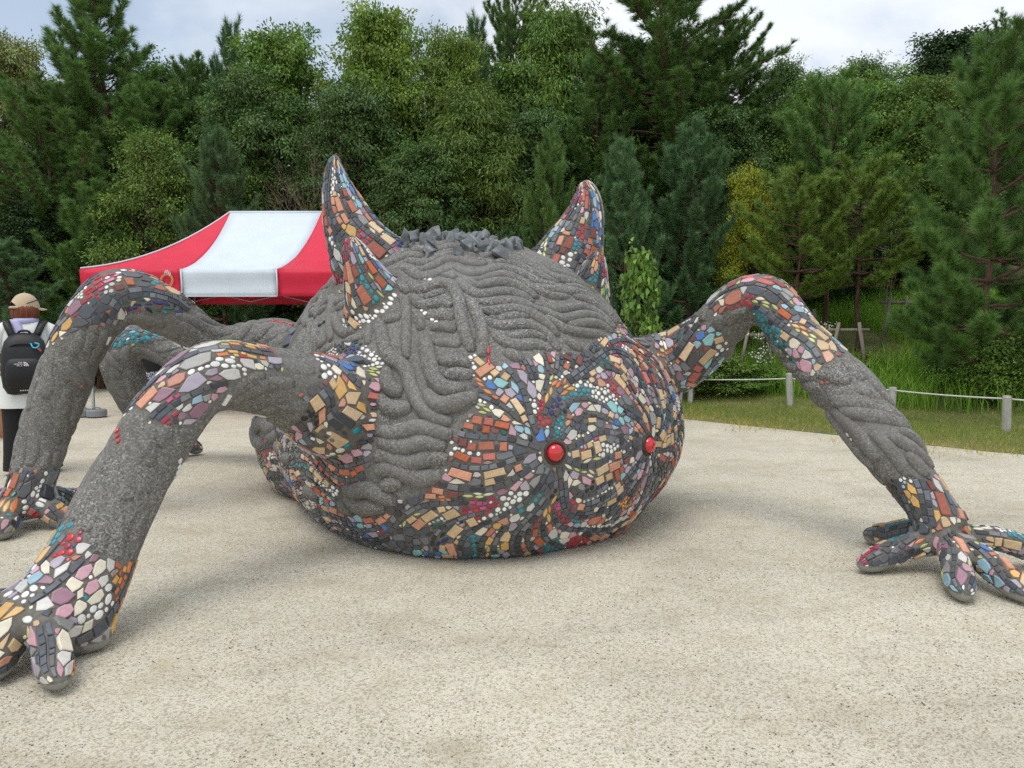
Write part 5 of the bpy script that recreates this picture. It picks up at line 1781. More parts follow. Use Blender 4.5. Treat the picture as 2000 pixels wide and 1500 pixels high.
# towel round the neck
MB().tube(crom([(-.075, .06, 1.37), (-.085, -.02, 1.365), (-.02, -.085, 1.355), (.06, -.06, 1.36), (.085, .03, 1.365)], 12), .026, 8, squash=.5).build('towel', m_lilac, woman, smooth=True)
V = []
for t in np.linspace(0, 1, 8):
    c = np.array([-.07 + .05 * t, -.08 - .06 * t, 1.37 - .17 * t])
    V += [c + np.array([-.035, .004, 0]), c + np.array([0, -.008, 0]), c + np.array([.035, .002, 0])]
tw = MB().add(np.array(V), [[3 * i + j_, 3 * i + j_ + 1, 3 * i + j_ + 4, 3 * i + j_ + 3] for i in range(7) for j_ in range(2)]).build('towel_end', m_lilac, woman, smooth=True)
so = tw.modifiers.new('s', 'SOLIDIFY'); so.thickness = .006
MB().tube([(-.237, -.015, 1.0), (-.243, .05, .88), (-.245, .085, .81)], [.047, .043, .038], 12, caps=False).build('arm_cover', m_grey, woman, smooth=True)
m_pinkband = plain('pink_band', lin(206, 40, 80), .5)
MB().tube([(-.236, -.01, 1.045), (-.238, 0, 1.02)], .046, 12, caps=False).build('arm_band', m_pinkband, woman, smooth=True)

# --- the black backpack she wears
bp = empty('backpack', (pw.x, pw.y, 0), RAD(28)); tag(bp, 'black backpack with white logo worn by the person in the cap', 'backpack')
m_bp = plain('black_nylon', lin(17, 17, 21), .55, .2, 9, bump_s=.25)
rings = []
for z, rx, d, y0 in ((.725, .10, .05, -.125), (.74, .14, .085, -.13), (.80, .165, .115, -.135), (.92, .175, .125, -.138), (1.02, .172, .120, -.138), (1.10, .165, .105, -.138), (1.18, .145, .085, -.135), (1.23, .11, .06, -.13), (1.25, .07, .035, -.125)):
    a = np.linspace(0, 2 * math.pi, 32, endpoint=False)
    ca, sa = np.cos(a), np.sin(a)
    X = rx * np.sign(ca) * np.abs(ca) ** .62; Y = y0 - d * .55 + d * .75 * np.sign(sa) * np.abs(sa) ** .62
    rings.append(np.stack([X, Y, np.full(32, z) + .006 * np.sin(a * 3)], -1))
MB().loft(rings).build('main_bag', m_bp, bp, smooth=True)
rings = []
for z, rx, d in ((.79, .11, .02), (.81, .13, .04), (.90, .137, .05), (.98, .13, .045), (1.03, .11, .03), (1.045, .08, .012)):
    a = np.linspace(0, 2 * math.pi, 24, endpoint=False); ca, sa = np.cos(a), np.sin(a)
    rings.append(np.stack([rx * np.sign(ca) * np.abs(ca) ** .6, -.265 - d * .5 + d * .9 * np.sign(sa) * np.abs(sa) ** .6, np.full(24, z)], -1))
MB().loft(rings).build('front_pocket', m_bp, bp, smooth=True)
for s_ in (-1, 1):
    V = []
    pts = crom([(s_ * .085, -.15, 1.22), (s_ * .125, -.105, 1.325), (s_ * .135, 0, 1.352), (s_ * .135, .10, 1.28), (s_ * .14, .125, 1.12), (s_ * .15, .06, .95), (s_ * .155, -.08, .85)], 22)
    for p_ in pts: V += [p_ + np.array([-.030, 0, 0]), p_ + np.array([.030, 0, 0])]
    st = MB().add(np.array(V), [[2 * i, 2 * i + 1, 2 * i + 3, 2 * i + 2] for i in range(21)]).build('shoulder_strap', m_bp, bp, smooth=True)
    so = st.modifiers.new('s', 'SOLIDIFY'); so.thickness = .014; so.offset = 0
MB().tube(crom([(-.05, -.15, 1.235), (-.03, -.16, 1.27), (.03, -.16, 1.27), (.05, -.15, 1.235)], 9), .010, 7).build('grab_handle', m_bp, bp, smooth=True)
for z, w in ((1.155, .13), (1.06, .145)):
    MB().tube(crom([(-w, -.235, z - .05), (-w * .5, -.262 , z), (w * .5, -.262, z), (w, -.235, z - .05)], 12), .006, 5).build('zip', m_blackc, bp, smooth=True)
m_logo = plain('white_print', lin(232, 232, 236), .6)
def word(txt, size, loc, mat, parent, name='lettering', align='CENTER', sx=1.0):
    cu = bpy.data.curves.new(name, 'FONT'); cu.body = txt; cu.size = size; cu.align_x = align; cu.extrude = .0008
    o = bpy.data.objects.new(name, cu); COL.objects.link(o)
    dg = bpy.context.evaluated_depsgraph_get()
    me = bpy.data.meshes.new_from_object(o.evaluated_get(dg)); bpy.data.objects.remove(o)
    me.materials.clear(); me.materials.append(mat)
    return link(name, me, parent, loc=loc, rot=(math.pi / 2, 0, 0), scale=(sx, 1, 1))
for k, t in enumerate(('THE', 'NORTH', 'FACE')):
    word(t, .017, (-.004, -.336, 1.0 - k * .0125), m_logo, bp, align='RIGHT')
V = []
for r0, r1 in ((.006, .013), (.017, .024), (.028, .036)):
    mb = MB(); V = []
    for t in np.linspace(0, math.pi / 2, 9):
        for r in (r0, r1): V.append((r * math.sin(t), 0, r * math.cos(t)))
    mb.add(np.array(V), [[2 * i, 2 * i + 1, 2 * i + 3, 2 * i + 2] for i in range(8)])
    o = mb.build('logo_arc', m_logo, bp); o.location = (.004, -.336, .976)
for k in range(5):
    MB().box((-.034 + k * .017, -.262, .765), (.010, .004, .010)).build('small_print', m_logo, bp)
m_teal_p = plain('cyan_carabiner', lin(60, 190, 220), .35)
m_or = plain('orange_loop', lin(206, 96, 60), .5)
MB().tube(crom([(.055, -.27, 1.165), (.075, -.285, 1.13), (.105, -.285, 1.135), (.115, -.28, 1.16), (.085, -.275, 1.17)], 14), .006, 6).build('carabiner', m_teal_p, bp, smooth=True)
MB().tube(crom([(.10, -.285, 1.135), (.115, -.292, 1.11), (.13, -.288, 1.095), (.118, -.285, 1.125)], 10), .0035, 5).build('cord_loop', m_or, bp, smooth=True)
m_brass = plain('brass', lin(214, 186, 110), .35, .1, 20, .7)
MB().tube([(-.178, -.19, 1.0), (-.182, -.20, .955), (-.180, -.2, .93)], .0045, 6).build('key_strap', m_brass, bp, smooth=True)
MB().lathe([(.004, -.02), (.012, -.01), (.012, .01), (.004, .016)], c=(-.180, -.20, .91), seg=10).build('charm', m_brass, bp, smooth=True)

# --- the visitor cut by the left edge, only bare legs and sandals in view
pm_ = G(-4, 858)
man = empty('person', (pm_.x - .05, pm_.y, 0), RAD(-75)); tag(man, 'person at the left edge with bare legs, dark shorts and tan sandals', 'person')
figure(1.04, (((-.22, .0, 1.06), (-.22, .10, .84)), ((.22, .0, 1.06), (.22, .12, .85))), 0, m_skin2, man, legs=((.0, .05), (0, -.16)))
face_marks(man, 1.04, 0, m_hair2)
MB().loft([ell_ring(0, 0, z * 1.04, rx, ry, 28, .01) for z, rx, ry in ((.80, .185, .15), (1.0, .17, .135), (1.17, .19, .14), (1.27, .19, .115), (1.33, .12, .085), (1.36, .07, .06))], caps=False).build('shirt', m_shirt, man, smooth=True)
so_ = MB()
so_.loft([ell_ring(0, 0, z * 1.04, rx, ry, 24) for z, rx, ry in ((.74, .19, .14), (.84, .18, .135), (.96, .15, .11))], caps=False)
for k, s_ in ((0, -1), (1, 1)):
    ly_ = (.05, -.16)[k]
    so_.tube([(s_ * .09, 0, .86), (s_ * .095, ly_ * .2, .70), (s_ * .10, ly_ * .42, .53)], [.112, .116, .122], 16, caps=False)
so_.build('shorts', m_navy, man, smooth=True)
for k, s_ in ((0, -1), (1, 1)):
    ly_ = (.05, -.16)[k] * 1.04
    sl = MB().loft([ell_ring(s_ * .105, ly_ + .06, z, .052, .145, 20) for z in (.001, .016)]).build('sandal', m_tan, man)
    MB().tube(crom([(s_ * .105 - .045, ly_ + .09, .016), (s_ * .105, ly_ + .08, .055), (s_ * .105 + .045, ly_ + .09, .016)], 9), .010, 6, squash=.5).build('sandal_strap', m_tan, sl, smooth=True)
hb = MB().lathe([(.001, .105), (.05, .095), (.085, .06), (.10, .0), (.095, -.05), (.07, -.07)], c=(0, .0, 1.51 * 1.04), seg=20).build('hair', m_hair2, man, smooth=True)

# --- the small visitor in black seen through the left arch
pc_ = P(292, 800, 9.3)
kid = empty('person', (pc_.x + .06, pc_.y, 0), RAD(30)); tag(kid, 'small person in black sleeveless top and patterned skirt seen through the left arch', 'person')
KS = .80
figure(KS, (((-.20, -.01, 1.06), (-.215, .03, .84)), ((.20, .0, 1.06), (.22, .06, .85))), 0, m_skin2, kid)
face_marks(kid, KS, 0, m_hair2)
MB().loft([ell_ring(0, 0, z * KS, rx * KS, ry * KS, 24) for z, rx, ry in ((.92, .16, .12), (1.05, .15, .115), (1.18, .165, .125), (1.27, .145, .10), (1.32, .11, .08))], caps=False).build('top', m_blackc, kid, smooth=True)
m_pat, nt, b = new_mat('patterned_cloth')
tc = nt.nodes.new('ShaderNodeTexCoord'); vv = nd(nt, 'ShaderNodeTexVoronoi', Scale=38.0); nt.links.new(tc.outputs['Object'], vv.inputs['Vector'])
rp = ramp(nt, [(0.0, lin(40, 44, 60)), (.45, lin(190, 190, 196)), (.6, lin(60, 66, 90))], vv.outputs['Distance'], 'CONSTANT'); nt.links.new(rp.outputs['Color'], b.inputs['Base Color']); b.inputs['Roughness'].default_value = .85
MB().loft([ell_ring(0, 0, z * KS, rx * KS, ry * KS, 30, w) for z, rx, ry, w in ((.50, .24, .19, .06), (.62, .21, .17, .04), (.78, .185, .15, .02), (.93, .155, .115, 0))], caps=False).build('skirt', m_pat, kid, smooth=True)
MB().tube(crom([(-.09 * KS, .02, 1.34 * KS), (.0, -.115 * KS, 1.2 * KS), (.15 * KS, -.09, .98 * KS)], 9), .008, 5).build('bag_strap', m_shirt, kid, smooth=True)
for s_ in (-1, 1):
    MB().loft([ell_ring(s_ * .085, .05, z, rx, ry, 16) for z, rx, ry in ((.001, .042, .11), (.04, .04, .105), (.07, .032, .06))]).build('shoe', m_blackc, kid, smooth=True)
MB().lathe([(.001, .105 * KS), (.05 * KS, .095 * KS), (.088 * KS, .06 * KS), (.103 * KS, .0), (.10 * KS, -.06 * KS), (.08 * KS, -.09 * KS)], c=(0, -.01, 1.50 * KS), seg=20).build('hair', m_hair2, kid, smooth=True)
# ------------------------------------------------------------------ trees
def tri_tube(pts, rads, seg=5):
    mb = MB().tube(pts, rads, seg, caps=False)
    return mb.V[0], mb.Q[0]
class TreeMesh:
    def __init__(s): s.V, s.Q, s.n = [], [], 0
    def limb(s, pts, rads, seg=6):
        v, q_ = tri_tube(pts, rads, seg)
        s.V.append(v); s.Q.append(q_ + s.n); s.n += len(v)
    def mesh(s, name, mat):
        return make_mesh(name, np.vstack(s.V), [np.vstack(s.Q)], mat, smooth=True)
def norm(v): return v / (np.linalg.norm(v, axis=-1, keepdims=True) + 1e-9)
def leaf_quads(pos, axis, nrm, L, W, fold, tint):
    """one folded diamond leaf each; fancy index arrays"""
    side = norm(np.cross(nrm, axis))
    n = len(pos)
    L = np.broadcast_to(L, n)[:, None]; W = np.broadcast_to(W, n)[:, None]
    b_ = pos; t = pos + axis * L - nrm * L * .12
    m_ = pos + axis * L * .45
    l = m_ - side * W / 2 + nrm * W * fold; r = m_ + side * W / 2 + nrm * W * fold
    V = np.stack([b_, r, t, l], 1).reshape(-1, 3)
    F = np.arange(4 * n).reshape(-1, 4)
    T = np.concatenate([F[:, [0, 1, 2]], F[:, [0, 2, 3]]])
    return V, T, np.repeat(tint, 4, 0)
def broadleaf(seed, H=6.0, R=2.0, base=.16, lobes=26, per=22, leaves=52, L=.105, W=.05, spread=.20, droop=.3, bushy=False, top=.75):
    r = np.random.default_rng(seed)
    tm = TreeMesh()
    n_tr = 1 if not bushy else 4
    trunks = []
    for k in range(n_tr):
        off = r.normal(0, .06 if n_tr == 1 else .25, 2)
        z = np.linspace(0, H * (.86 if not bushy else .6), 9)
        pts = np.stack([off[0] * (0 if n_tr == 1 else 1) + np.cumsum(r.normal(0, .05, 9)) * H / 6 + (off[0] * z * .5 if n_tr > 1 else 0), off[1] * (0 if n_tr == 1 else 1) + np.cumsum(r.normal(0, .05, 9)) * H / 6 + (off[1] * z * .5 if n_tr > 1 else 0), z - .15], -1)
        trunks.append(pts)
        tm.limb(pts, np.linspace(.014 * H + .02, .012, 9) * (1 if n_tr == 1 else .45), 7)
    C, LR = [], []
    for k in range(lobes):
        t = (k + r.uniform(.1, .9)) / lobes
        zz = base + (1 - base) * t
        prof = math.sin(math.pi * min(1, max(0.06, (t * .86 + .13)) ** top)) ** .7
        a = k * 2.39996 + r.uniform(-.5, .5)
        rr = R * prof * r.uniform(.35, .86) if t < .93 else R * .15
        C.append((rr * math.cos(a), rr * math.sin(a), zz * H * .95)); LR.append(R * r.uniform(.15, .29))
    C = np.array(C); LR = np.array(LR)
    for c in C:
        pts = trunks[r.integers(len(trunks))]
        k = np.abs(pts[:, 2] - c[2] * .72).argmin()
        p0 = pts[k]
        mid = (p0 + c) / 2 + np.array([0, 0, -.08 * H / 6]) + r.normal(0, .06, 3)
        q_ = crom([p0, mid, c], 6)
        tm.limb(q_, np.linspace(.0055 * H + .006, .006, 6), 5)
    pos, axis, nrm, tint = [], [], [], []
    for c, lr in zip(C, LR):
        m_ = per
        d = norm(r.normal(0, 1, (m_, 3)) + np.array([0, 0, .25]))
        cc = c + d * (lr * np.where(r.random(m_) < .14, r.uniform(1.2, 2.0, m_), r.uniform(.45, 1.08, m_)))[:, None] * np.array([1, 1, .55])
        for q_, dd in zip(cc, d):
            if r.random() < .3: tm.limb(np.array([c, (c + q_) / 2 + [0, 0, .03], q_]), [.008, .005, .003], 3)
            n = int(leaves * r.uniform(.6, 1.3))
            p_ = q_ + r.normal(0, 1, (n, 3)) * spread * np.array([1, 1, .5])
            ax = norm((p_ - q_) * 2.2 + dd * .35 + r.normal(0, .35, (n, 3)) + np.array([0, 0, -droop]))
            nn = norm(r.normal(0, .55, (n, 3)) + dd * .45 + np.array([0, 0, .9]))
            cl = r.uniform(.72, 1.28); yel = r.uniform(-.12, .12)
            br = cl * r.uniform(.66, 1.36, n)
            pos.append(p_); axis.append(ax); nrm.append(nn)
            tint.append(np.stack([br * (1 + yel), br, br * (1 - yel), np.ones(n)], -1))
    pos, axis, nrm, tint = map(np.vstack, (pos, axis, nrm, tint))
    nrm = norm(nrm - axis * (nrm * axis).sum(1, keepdims=True))
    V, T, ti = leaf_quads(pos, axis, nrm, L * r.uniform(.7, 1.25, len(pos)), W * r.uniform(.75, 1.2, len(pos)), .12, tint)
    return dict(H=H, R=R, trunk=tm.mesh('trunk', m_bark), crown=make_mesh('crown', V, [T], m_leaf, tint=ti))
def pine(seed, H=7.0, R=2.1, first=.14, whorl=.42, tuft=64, nl=.13, nw=.0075, up=.25, dense=1.0, shape=.75, irregular=.25):
    r = np.random.default_rng(seed)
    tm = TreeMesh()
    n = 14
    z = np.linspace(0, H, n)
    wob = np.cumsum(r.normal(0, .035, (n, 2)), 0) * H / 7
    tr = np.stack([wob[:, 0], wob[:, 1], z - .15], -1)
    tm.limb(tr, np.linspace(.013 * H + .015, .010, n), 8)
    P0, DR, LN, BR = [], [], [], []
    def tuft_at(p_, d, ln): P0.append(p_); DR.append(d); LN.append(ln); BR.append(r.uniform(.72, 1.28))
    zz = first * H
    while zz < H * .97:
        t = (zz / H - first) / (1 - first)
        k = np.searchsorted(z, zz) - 1; k = min(max(k, 0), n - 2)
        c = tr[k] + (tr[k + 1] - tr[k]) * ((zz - z[k]) / (z[k + 1] - z[k]))
        reach = R * ((1 - t) ** shape * .95 + .06) * (.6 + .4 * min(1, t / .12))
        nb = r.integers(4, 7); a0 = r.uniform(0, 6.28)
        for b_ in range(nb):
            a = a0 + b_ * 6.283 / nb + r.normal(0, .25)
            ln = reach * r.uniform(1 - irregular * 2, 1 + irregular)
            if ln < .15: ln = .15
            el = up * .5 + .75 * t + r.normal(0, .12)
            d = np.array([math.cos(a) * math.cos(el), math.sin(a) * math.cos(el), math.sin(el)])
            m_ = 7
            s_ = np.linspace(0, 1, m_)[:, None]
            pts = c + d * ln * s_ + np.array([0, 0, 1.0]) * (up * .30 * ln) * (s_ ** 2.2) - np.array([0, 0, .10 * ln]) * np.sin(s_ * math.pi) + np.cumsum(r.normal(0, .012 * ln, (m_, 3)), 0)
            tm.limb(pts, np.linspace(.010 + .012 * ln, .005, m_), 5)
            # shoots
            ns = max(2, int(ln * 9.0 * dense))
            for q_ in range(ns):
                f = .34 + .66 * (q_ + r.uniform(0, 1)) / ns
                kk = min(int(f * (m_ - 1)), m_ - 2); ff = f * (m_ - 1) - kk
                p_ = pts[kk] * (1 - ff) + pts[kk + 1] * ff
                td = norm(pts[kk + 1] - pts[kk])
                sd = norm(np.cross(td, [0, 0, 1.0])) * r.choice([-1, 1])
                dv = norm(td * r.uniform(.5, 1.1) + sd * r.uniform(.2, 1.0) + np.array([0, 0, r.uniform(.05, .75)]))
                l2 = r.uniform(.10, .34) * (1.15 - .5 * f) * (R / 2) ** .5
                e_ = p_ + dv * l2
                tm.limb(np.array([p_, (p_ + e_) / 2 + [0, 0, -.01], e_]), [.006, .005, .004], 3)
                tuft_at(e_, norm(dv + np.array([0, 0, .35])), r.uniform(.10, .20))
            tuft_at(pts[-1], norm(pts[-1] - pts[-2] + np.array([0, 0, .15])), .18)
        zz += whorl * r.uniform(.7, 1.25) * (1.1 - .45 * t)
    tuft_at(tr[-1], np.array([0, 0, 1.0]), .3)
    P0, DR, LN, BR = np.array(P0), np.array(DR), np.array(LN), np.array(BR)
    N = len(P0)
    f = r.random((N, tuft)) ** .8
    base = P0[:, None] - DR[:, None] * (LN[:, None] * (1 - f))[..., None] + r.normal(0, .004, (N, tuft, 3))
    rd = r.normal(0, 1, (N, tuft, 3)); rd = norm(rd - DR[:, None] * (rd * DR[:, None]).sum(-1, keepdims=True))
    op = r.uniform(.35, 1.05, (N, tuft, 1))
    d = norm(DR[:, None] * np.cos(op) + rd * np.sin(op))
    L = nl * r.uniform(.75, 1.2, (N, tuft, 1))
    tip = base + d * L - np.array([0, 0, 1.0]) * L * .10
    sd = norm(np.cross(d, r.normal(0, 1, (N, tuft, 3)))) * nw / 2
    V = np.stack([base - sd, base + sd, tip + sd * .35, ], 2).reshape(-1, 3)
    T = np.arange(len(V)).reshape(-1, 3)
    br = (BR[:, None] * r.uniform(.6, 1.45, (N, tuft))).ravel()
    ti = np.repeat(np.stack([br, br, br, np.ones_like(br)], -1), 3, 0)
    return dict(H=H, R=R, trunk=tm.mesh('trunk', m_barkp), crown=make_mesh('crown', V, [T], m_needle, tint=ti))
def bare_tree(seed, H=5.0):
    r = np.random.default_rng(seed)
    tm = TreeMesh()
    def rec(p_, d, l, rad, lev):
        m_ = 5
        pts = [p_]
        for k in range(m_ - 1):
            d = norm(d + r.normal(0, .10, 3) + np.array([0, 0, .05])); pts.append(pts[-1] + d * l / (m_ - 1))
        tm.limb(np.array(pts), np.linspace(rad, rad * .55, m_), 5 if lev < 2 else 3)
        if lev >= 4 or l < .12: return
        for k in range(r.integers(3, 5)):
            i = r.integers(2, m_)
            rec(pts[i], norm(d + r.normal(0, .42, 3)), l * r.uniform(.5, .75), rad * .5, lev + 1)
    for k in range(3): rec(np.array([r.normal(0, .15), r.normal(0, .15), -.1]), norm(np.array([r.normal(0, .15), r.normal(0, .15), 1])), H * .45, .028, 0)
    return tm.mesh('branches', m_twig)

PR = dict(
    oakA=broadleaf(1, 9.5, 2.9, base=.24, lobes=100, per=12, leaves=66, L=.125, W=.063, spread=.15, top=.62),
    oakB=broadleaf(2, 8.5, 2.8, base=.12, lobes=100, per=12, leaves=66, L=.105, W=.05, spread=.15, droop=.45, top=.7),
    fine=broadleaf(3, 6.5, 2.3, base=.2, lobes=70, per=12, leaves=56, L=.09, W=.043, spread=.14, droop=.2),
    lance=broadleaf(4, 9.0, 2.5, base=.22, lobes=86, per=12, leaves=54, L=.165, W=.040, spread=.18, droop=.6, top=.65),
    bush=broadleaf(5, 1.5, .85, base=.10, lobes=17, per=16, leaves=44, L=.085, W=.040, spread=.13, bushy=True),
    maple=broadleaf(6, 1.9, .5, base=.08, lobes=15, per=8, leaves=14, L=.11, W=.10, spread=.12, droop=.5),
    pineA=pine(11, 10.0, 3.0, .10, .46, 84, .17, .0100, .30, 1.9),
    pineB=pine(12, 10.5, 3.3, .16, .50, 84, .16, .0100, .15, 1.9, .42, .30),
    pineC=pine(13, 5.0, 1.75, .10, .32, 84, .15, .0085, .40, 2.0, .70, .18),
    pineD=pine(15, 4.6, 1.9, .42, .30, 80, .15, .0085, .20, 2.0, .40, .25),
    pineN=pine(14, 5.6, 2.1, .15, .36, 150, .20, .0064, .20, 1.7, .42, .2),
)
_tm, _bare = {}, bare_tree(7)
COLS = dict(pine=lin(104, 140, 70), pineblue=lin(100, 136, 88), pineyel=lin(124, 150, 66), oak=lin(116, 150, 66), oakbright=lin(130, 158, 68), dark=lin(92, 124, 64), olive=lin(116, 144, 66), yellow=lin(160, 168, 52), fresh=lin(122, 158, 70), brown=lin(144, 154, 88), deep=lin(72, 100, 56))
trng = random.Random(77)
KN = {'pineA': 'pine_tree', 'pineB': 'pine_tree', 'pineC': 'pine_tree', 'pineD': 'pine_tree', 'pineN': 'pine_tree', 'bush': 'shrub', 'maple': 'maple_sapling'}
def tree(kind, px, py, d, half, col, label, group=None, zb=None, py_base=None):
    pr = PR[kind]
    top = P(px, py, d)
    x, y = top.x, top.y
    z0 = float(terrain(x, y)) if zb is None else zb
    h = top.z - z0
    sz = h / pr['H']; sr = (half * (1.0 if kind in ('bush', 'maple', 'pineN') else 1.32) / FPX * d) / pr['R']
    nm = KN.get(kind, 'broadleaf_tree')
    e = empty(nm, (x, y, z0), trng.uniform(0, 6.28))
    tag(e, label, 'shrub' if kind == 'bush' else 'tree', group)
    for part in ('trunk', 'crown'):
        o = link(part if kind != 'bush' else {'trunk': 'stem', 'crown': 'foliage'}[part], pr[part], e, scale=(sr, sr, sz))
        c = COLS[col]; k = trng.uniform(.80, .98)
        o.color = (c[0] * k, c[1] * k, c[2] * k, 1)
    return e
GB = 'trees of the wood behind the clearing'
FOREST = [
 # kind, px, top, depth, half width, colour, label
 ('oakB', 10, 52, 21, 120, 'brown', 'thin pale leaved tree at the top left corner against the sky'),
 ('pineA', 205, -30, 18.5, 200, 'pine', 'tall pine whose crown passes the top edge at the upper left'),
 ('pineB', 95, 190, 17.2, 190, 'pine', 'broad pine filling the left edge above the person in the cap'),
 ('pineA', 300, 150, 17.5, 150, 'pine', 'pine with drooping boughs left of the tent top'),
 ('pineA', 370, 110, 19.0, 130, 'pine', 'pine filling the gap between the tall left pine and the oaks'),
 ('oakB', 330, 110, 20.0, 130, 'dark', 'dark tree behind the tall left pine'),
 ('oakB', 170, 150, 21.0, 150, 'dark', 'dark tree filling in behind the tall left pine trunk'),
 ('oakA', 1010, 130, 19.0, 130, 'oak', 'green tree behind the spiky centre pine'),
 ('pineC', 432, 40, 19.5, 90, 'pineblue', 'slender pine spire poking out between oaks left of the centre'),
 ('oakA', 545, 50, 18.5, 130, 'oak', 'leafy oak with rounded top left of the bare branches'),
 ('oakB', 480, 130, 17.2, 130, 'dark', 'dense dark leaved tree above the striped tent'),
 ('oakA', 745, 8, 18.0, 125, 'oakbright', 'bright green oak rising highest above the left horn'),
 ('oakA', 880, 55, 17.6, 95, 'oakbright', 'bright green oak just right of the highest oak'),
 ('oakB', 690, 150, 16.6, 130, 'dark', 'shady dark tree behind the tall left horn'),
 ('pineC', 945, 30, 20.5, 80, 'pineblue', 'narrow pine tip between the bright oaks and the centre'),
 ('pineB', 1015, 0, 19.5, 120, 'pine', 'pine with spiky leader near the top centre'),
 ('lance', 1100, -5, 18.8, 115, 'oak', 'airy narrow leaved tree at the top right of centre'),
 ('lance', 930, 165, 16.5, 120, 'olive', 'drooping narrow leaved tree above the rock crown'),
 ('oakB', 820, 270, 15.8, 120, 'dark', 'rounded dark evergreen behind the rocks on the crown'),
 ('pineB', 1310, -70, 18.0, 240, 'pine', 'largest pine, spreading past the top edge right of centre'),
 ('pineA', 1180, 90, 17.0, 130, 'pine', 'pine between the centre and the largest pine'),
 ('oakB', 1530, 112, 21.0, 90, 'dark', 'dark round tree beside the sky gap on the right'),
 ('pineB', 1420, 60, 18.6, 150, 'pine', 'pine with a bough reaching out into the sky gap'),
 ('lance', 1610, 140, 18.0, 120, 'fresh', 'light green narrow leaved tree below the sky gap'),
 ('lance', 1720, 150, 17.5, 120, 'fresh', 'fresh green tree right of the sky gap'),
 ('oakB', 1690, 110, 23.0, 90, 'dark', 'small dark tree on the skyline right of the sky gap'),
 ('oakA', 1870, 60, 25.0, 130, 'deep', 'dark tree standing highest on the right skyline'),
 ('fine', 1800, 150, 16.8, 120, 'olive', 'yellow green many stemmed tree in front of the dark skyline tree'),
 ('pineB', 1990, 40, 19.5, 100, 'pine', 'thin pine at the top right corner'),
 ('oakB', 1900, 150, 18.5, 120, 'dark', 'dark tree behind the big pine at the right edge'),
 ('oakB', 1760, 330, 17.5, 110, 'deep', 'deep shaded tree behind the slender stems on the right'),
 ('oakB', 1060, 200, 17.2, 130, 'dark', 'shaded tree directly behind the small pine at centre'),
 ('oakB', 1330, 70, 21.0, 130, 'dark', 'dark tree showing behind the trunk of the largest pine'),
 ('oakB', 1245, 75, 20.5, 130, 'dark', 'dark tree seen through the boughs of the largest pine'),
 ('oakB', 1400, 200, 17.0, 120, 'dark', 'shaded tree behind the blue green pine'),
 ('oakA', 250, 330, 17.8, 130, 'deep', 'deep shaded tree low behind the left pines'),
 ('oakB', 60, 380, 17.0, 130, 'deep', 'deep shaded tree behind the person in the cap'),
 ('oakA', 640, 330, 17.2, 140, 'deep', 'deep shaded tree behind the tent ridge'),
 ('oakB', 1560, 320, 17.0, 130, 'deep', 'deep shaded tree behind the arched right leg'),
]
for f in FOREST: tree(*f, group=GB)
GM = 'smaller trees along the edge of the wood'
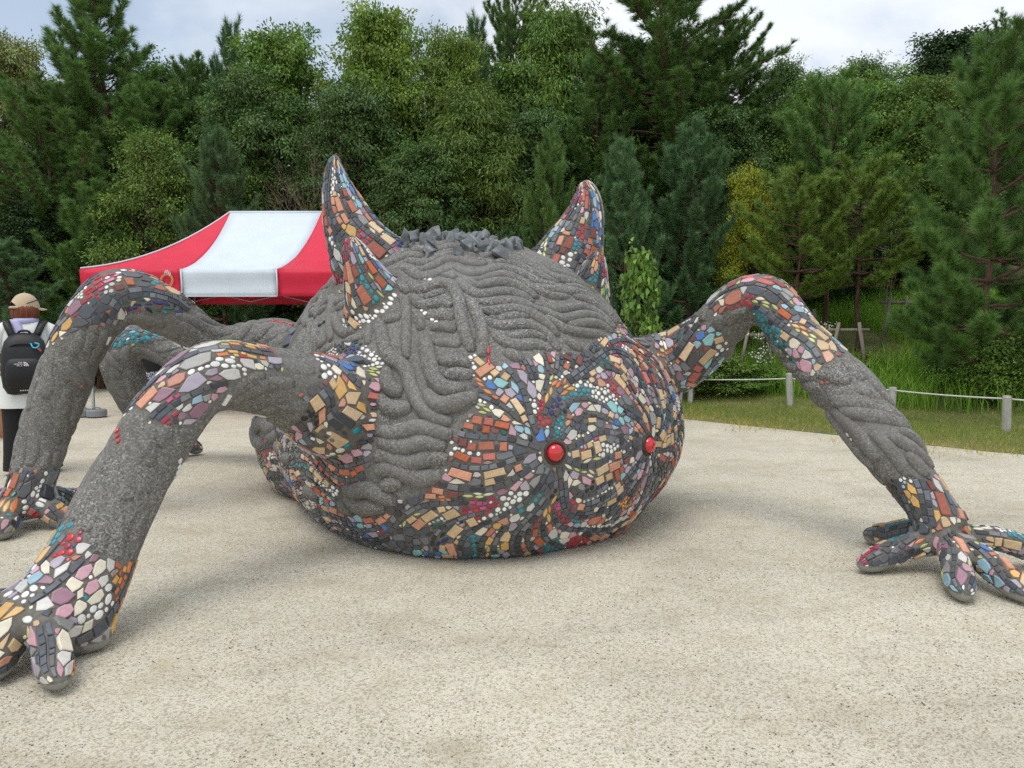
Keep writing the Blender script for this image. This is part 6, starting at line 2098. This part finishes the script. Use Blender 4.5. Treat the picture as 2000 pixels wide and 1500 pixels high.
for f in [
 ('fine', 300, 250, 15.8, 110, 'olive', 'yellowish small leaved tree left above the tent roof'),
 ('pineC', 440, 255, 15.2, 100, 'pineblue', 'young blue green pine right above the tent roof'),
 ('pineC', 1062, 255, 14.2, 72, 'pine', 'young pointed pine just left of the right horn'),
 ('pineC', 1235, 270, 13.6, 90, 'pineblue', 'blue green pine just right of the right horn'),
 ('pineC', 1345, 232, 14.2, 120, 'pineblue', 'taller blue green pine behind the right shoulder'),
 ('fine', 1468, 322, 14.0, 62, 'yellow', 'small yellow leaved tree above the arched right leg'),
 ('pineD', 1630, 175, 14.4, 120, 'pine', 'young pine with light tufts above the bent right leg'),
 ('pineD', 1560, 350, 12.8, 110, 'pineyel', 'yellowing pine directly over the arched right leg'),
 ('pineD', 1690, 330, 12.9, 120, 'pineyel', 'yellowing pine with a bare trunk over the grass slope'),
 ('pineN', 1955, 110, 10.0, 205, 'pine', 'big dense long needled pine at the right edge'),
 ('pineN', 2040, 170, 11.2, 190, 'pine', 'second dense pine behind the big pine at the right edge'),
 ('pineC', 30, 470, 13.8, 110, 'pineblue', 'low blue green pine behind the person in the cap'),
 ('pineC', 170, 350, 15.2, 120, 'pine', 'young pine in front of the shaded trees at the left'),
 ('maple', 1248, 478, 11.5, 42, 'oak', 'bright green maple sapling right of the small right horn'),
]: tree(*f, group=GM)
GS = 'shrubs at the foot of the wood'
_sh = [(1400, 690, 12.2, 75, 'olive', 'olive shrub under the arched right leg'), (1480, 715, 11.9, 60, 'fresh', 'fresh green shrub right under the arch of the right leg'), (1330, 640, 13.2, 80, 'dark', 'dark shrub beside the right shoulder of the beast'),
       (1585, 690, 12.6, 60, 'oak', 'green shrub behind the knee of the right leg'), (1960, 655, 9.9, 80, 'fresh', 'dark shrub at the foot of the big right pine'), (1850, 672, 10.6, 45, 'fresh', 'low shrub left of the big right pine trunk'), (1690, 690, 12.0, 45, 'brown', 'small rusty shrub in the tall grass'),
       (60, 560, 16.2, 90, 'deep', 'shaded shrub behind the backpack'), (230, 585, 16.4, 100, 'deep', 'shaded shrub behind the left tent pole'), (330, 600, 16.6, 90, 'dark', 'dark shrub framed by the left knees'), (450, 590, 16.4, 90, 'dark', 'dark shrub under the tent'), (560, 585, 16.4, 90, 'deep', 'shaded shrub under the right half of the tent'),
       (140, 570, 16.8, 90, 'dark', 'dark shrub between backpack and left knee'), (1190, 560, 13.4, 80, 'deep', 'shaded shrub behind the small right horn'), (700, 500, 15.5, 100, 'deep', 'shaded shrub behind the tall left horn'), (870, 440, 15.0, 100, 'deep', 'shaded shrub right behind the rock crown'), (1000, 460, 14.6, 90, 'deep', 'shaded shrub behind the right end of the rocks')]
for (px, py, d, hw, c, lb) in _sh: tree('bush', px, py, d, hw, c, lb, GS)
for px, py, d, h, lb in ((655, 120, 15.6, 7.0, 'leafless pale branches rising behind the tall left horn'), (1285 + 455, 250, 14.6, 4.0, 'leafless pale stems among the slender trees on the right')):
    t = P(px, py, d); z0 = float(terrain(t.x, t.y))
    e = empty('bare_tree', (t.x, t.y, z0)); tag(e, lb, 'tree')
    k = (t.z - z0) / 5.6
    link('branches', _bare, e, scale=(k * .6, k * .6, k))
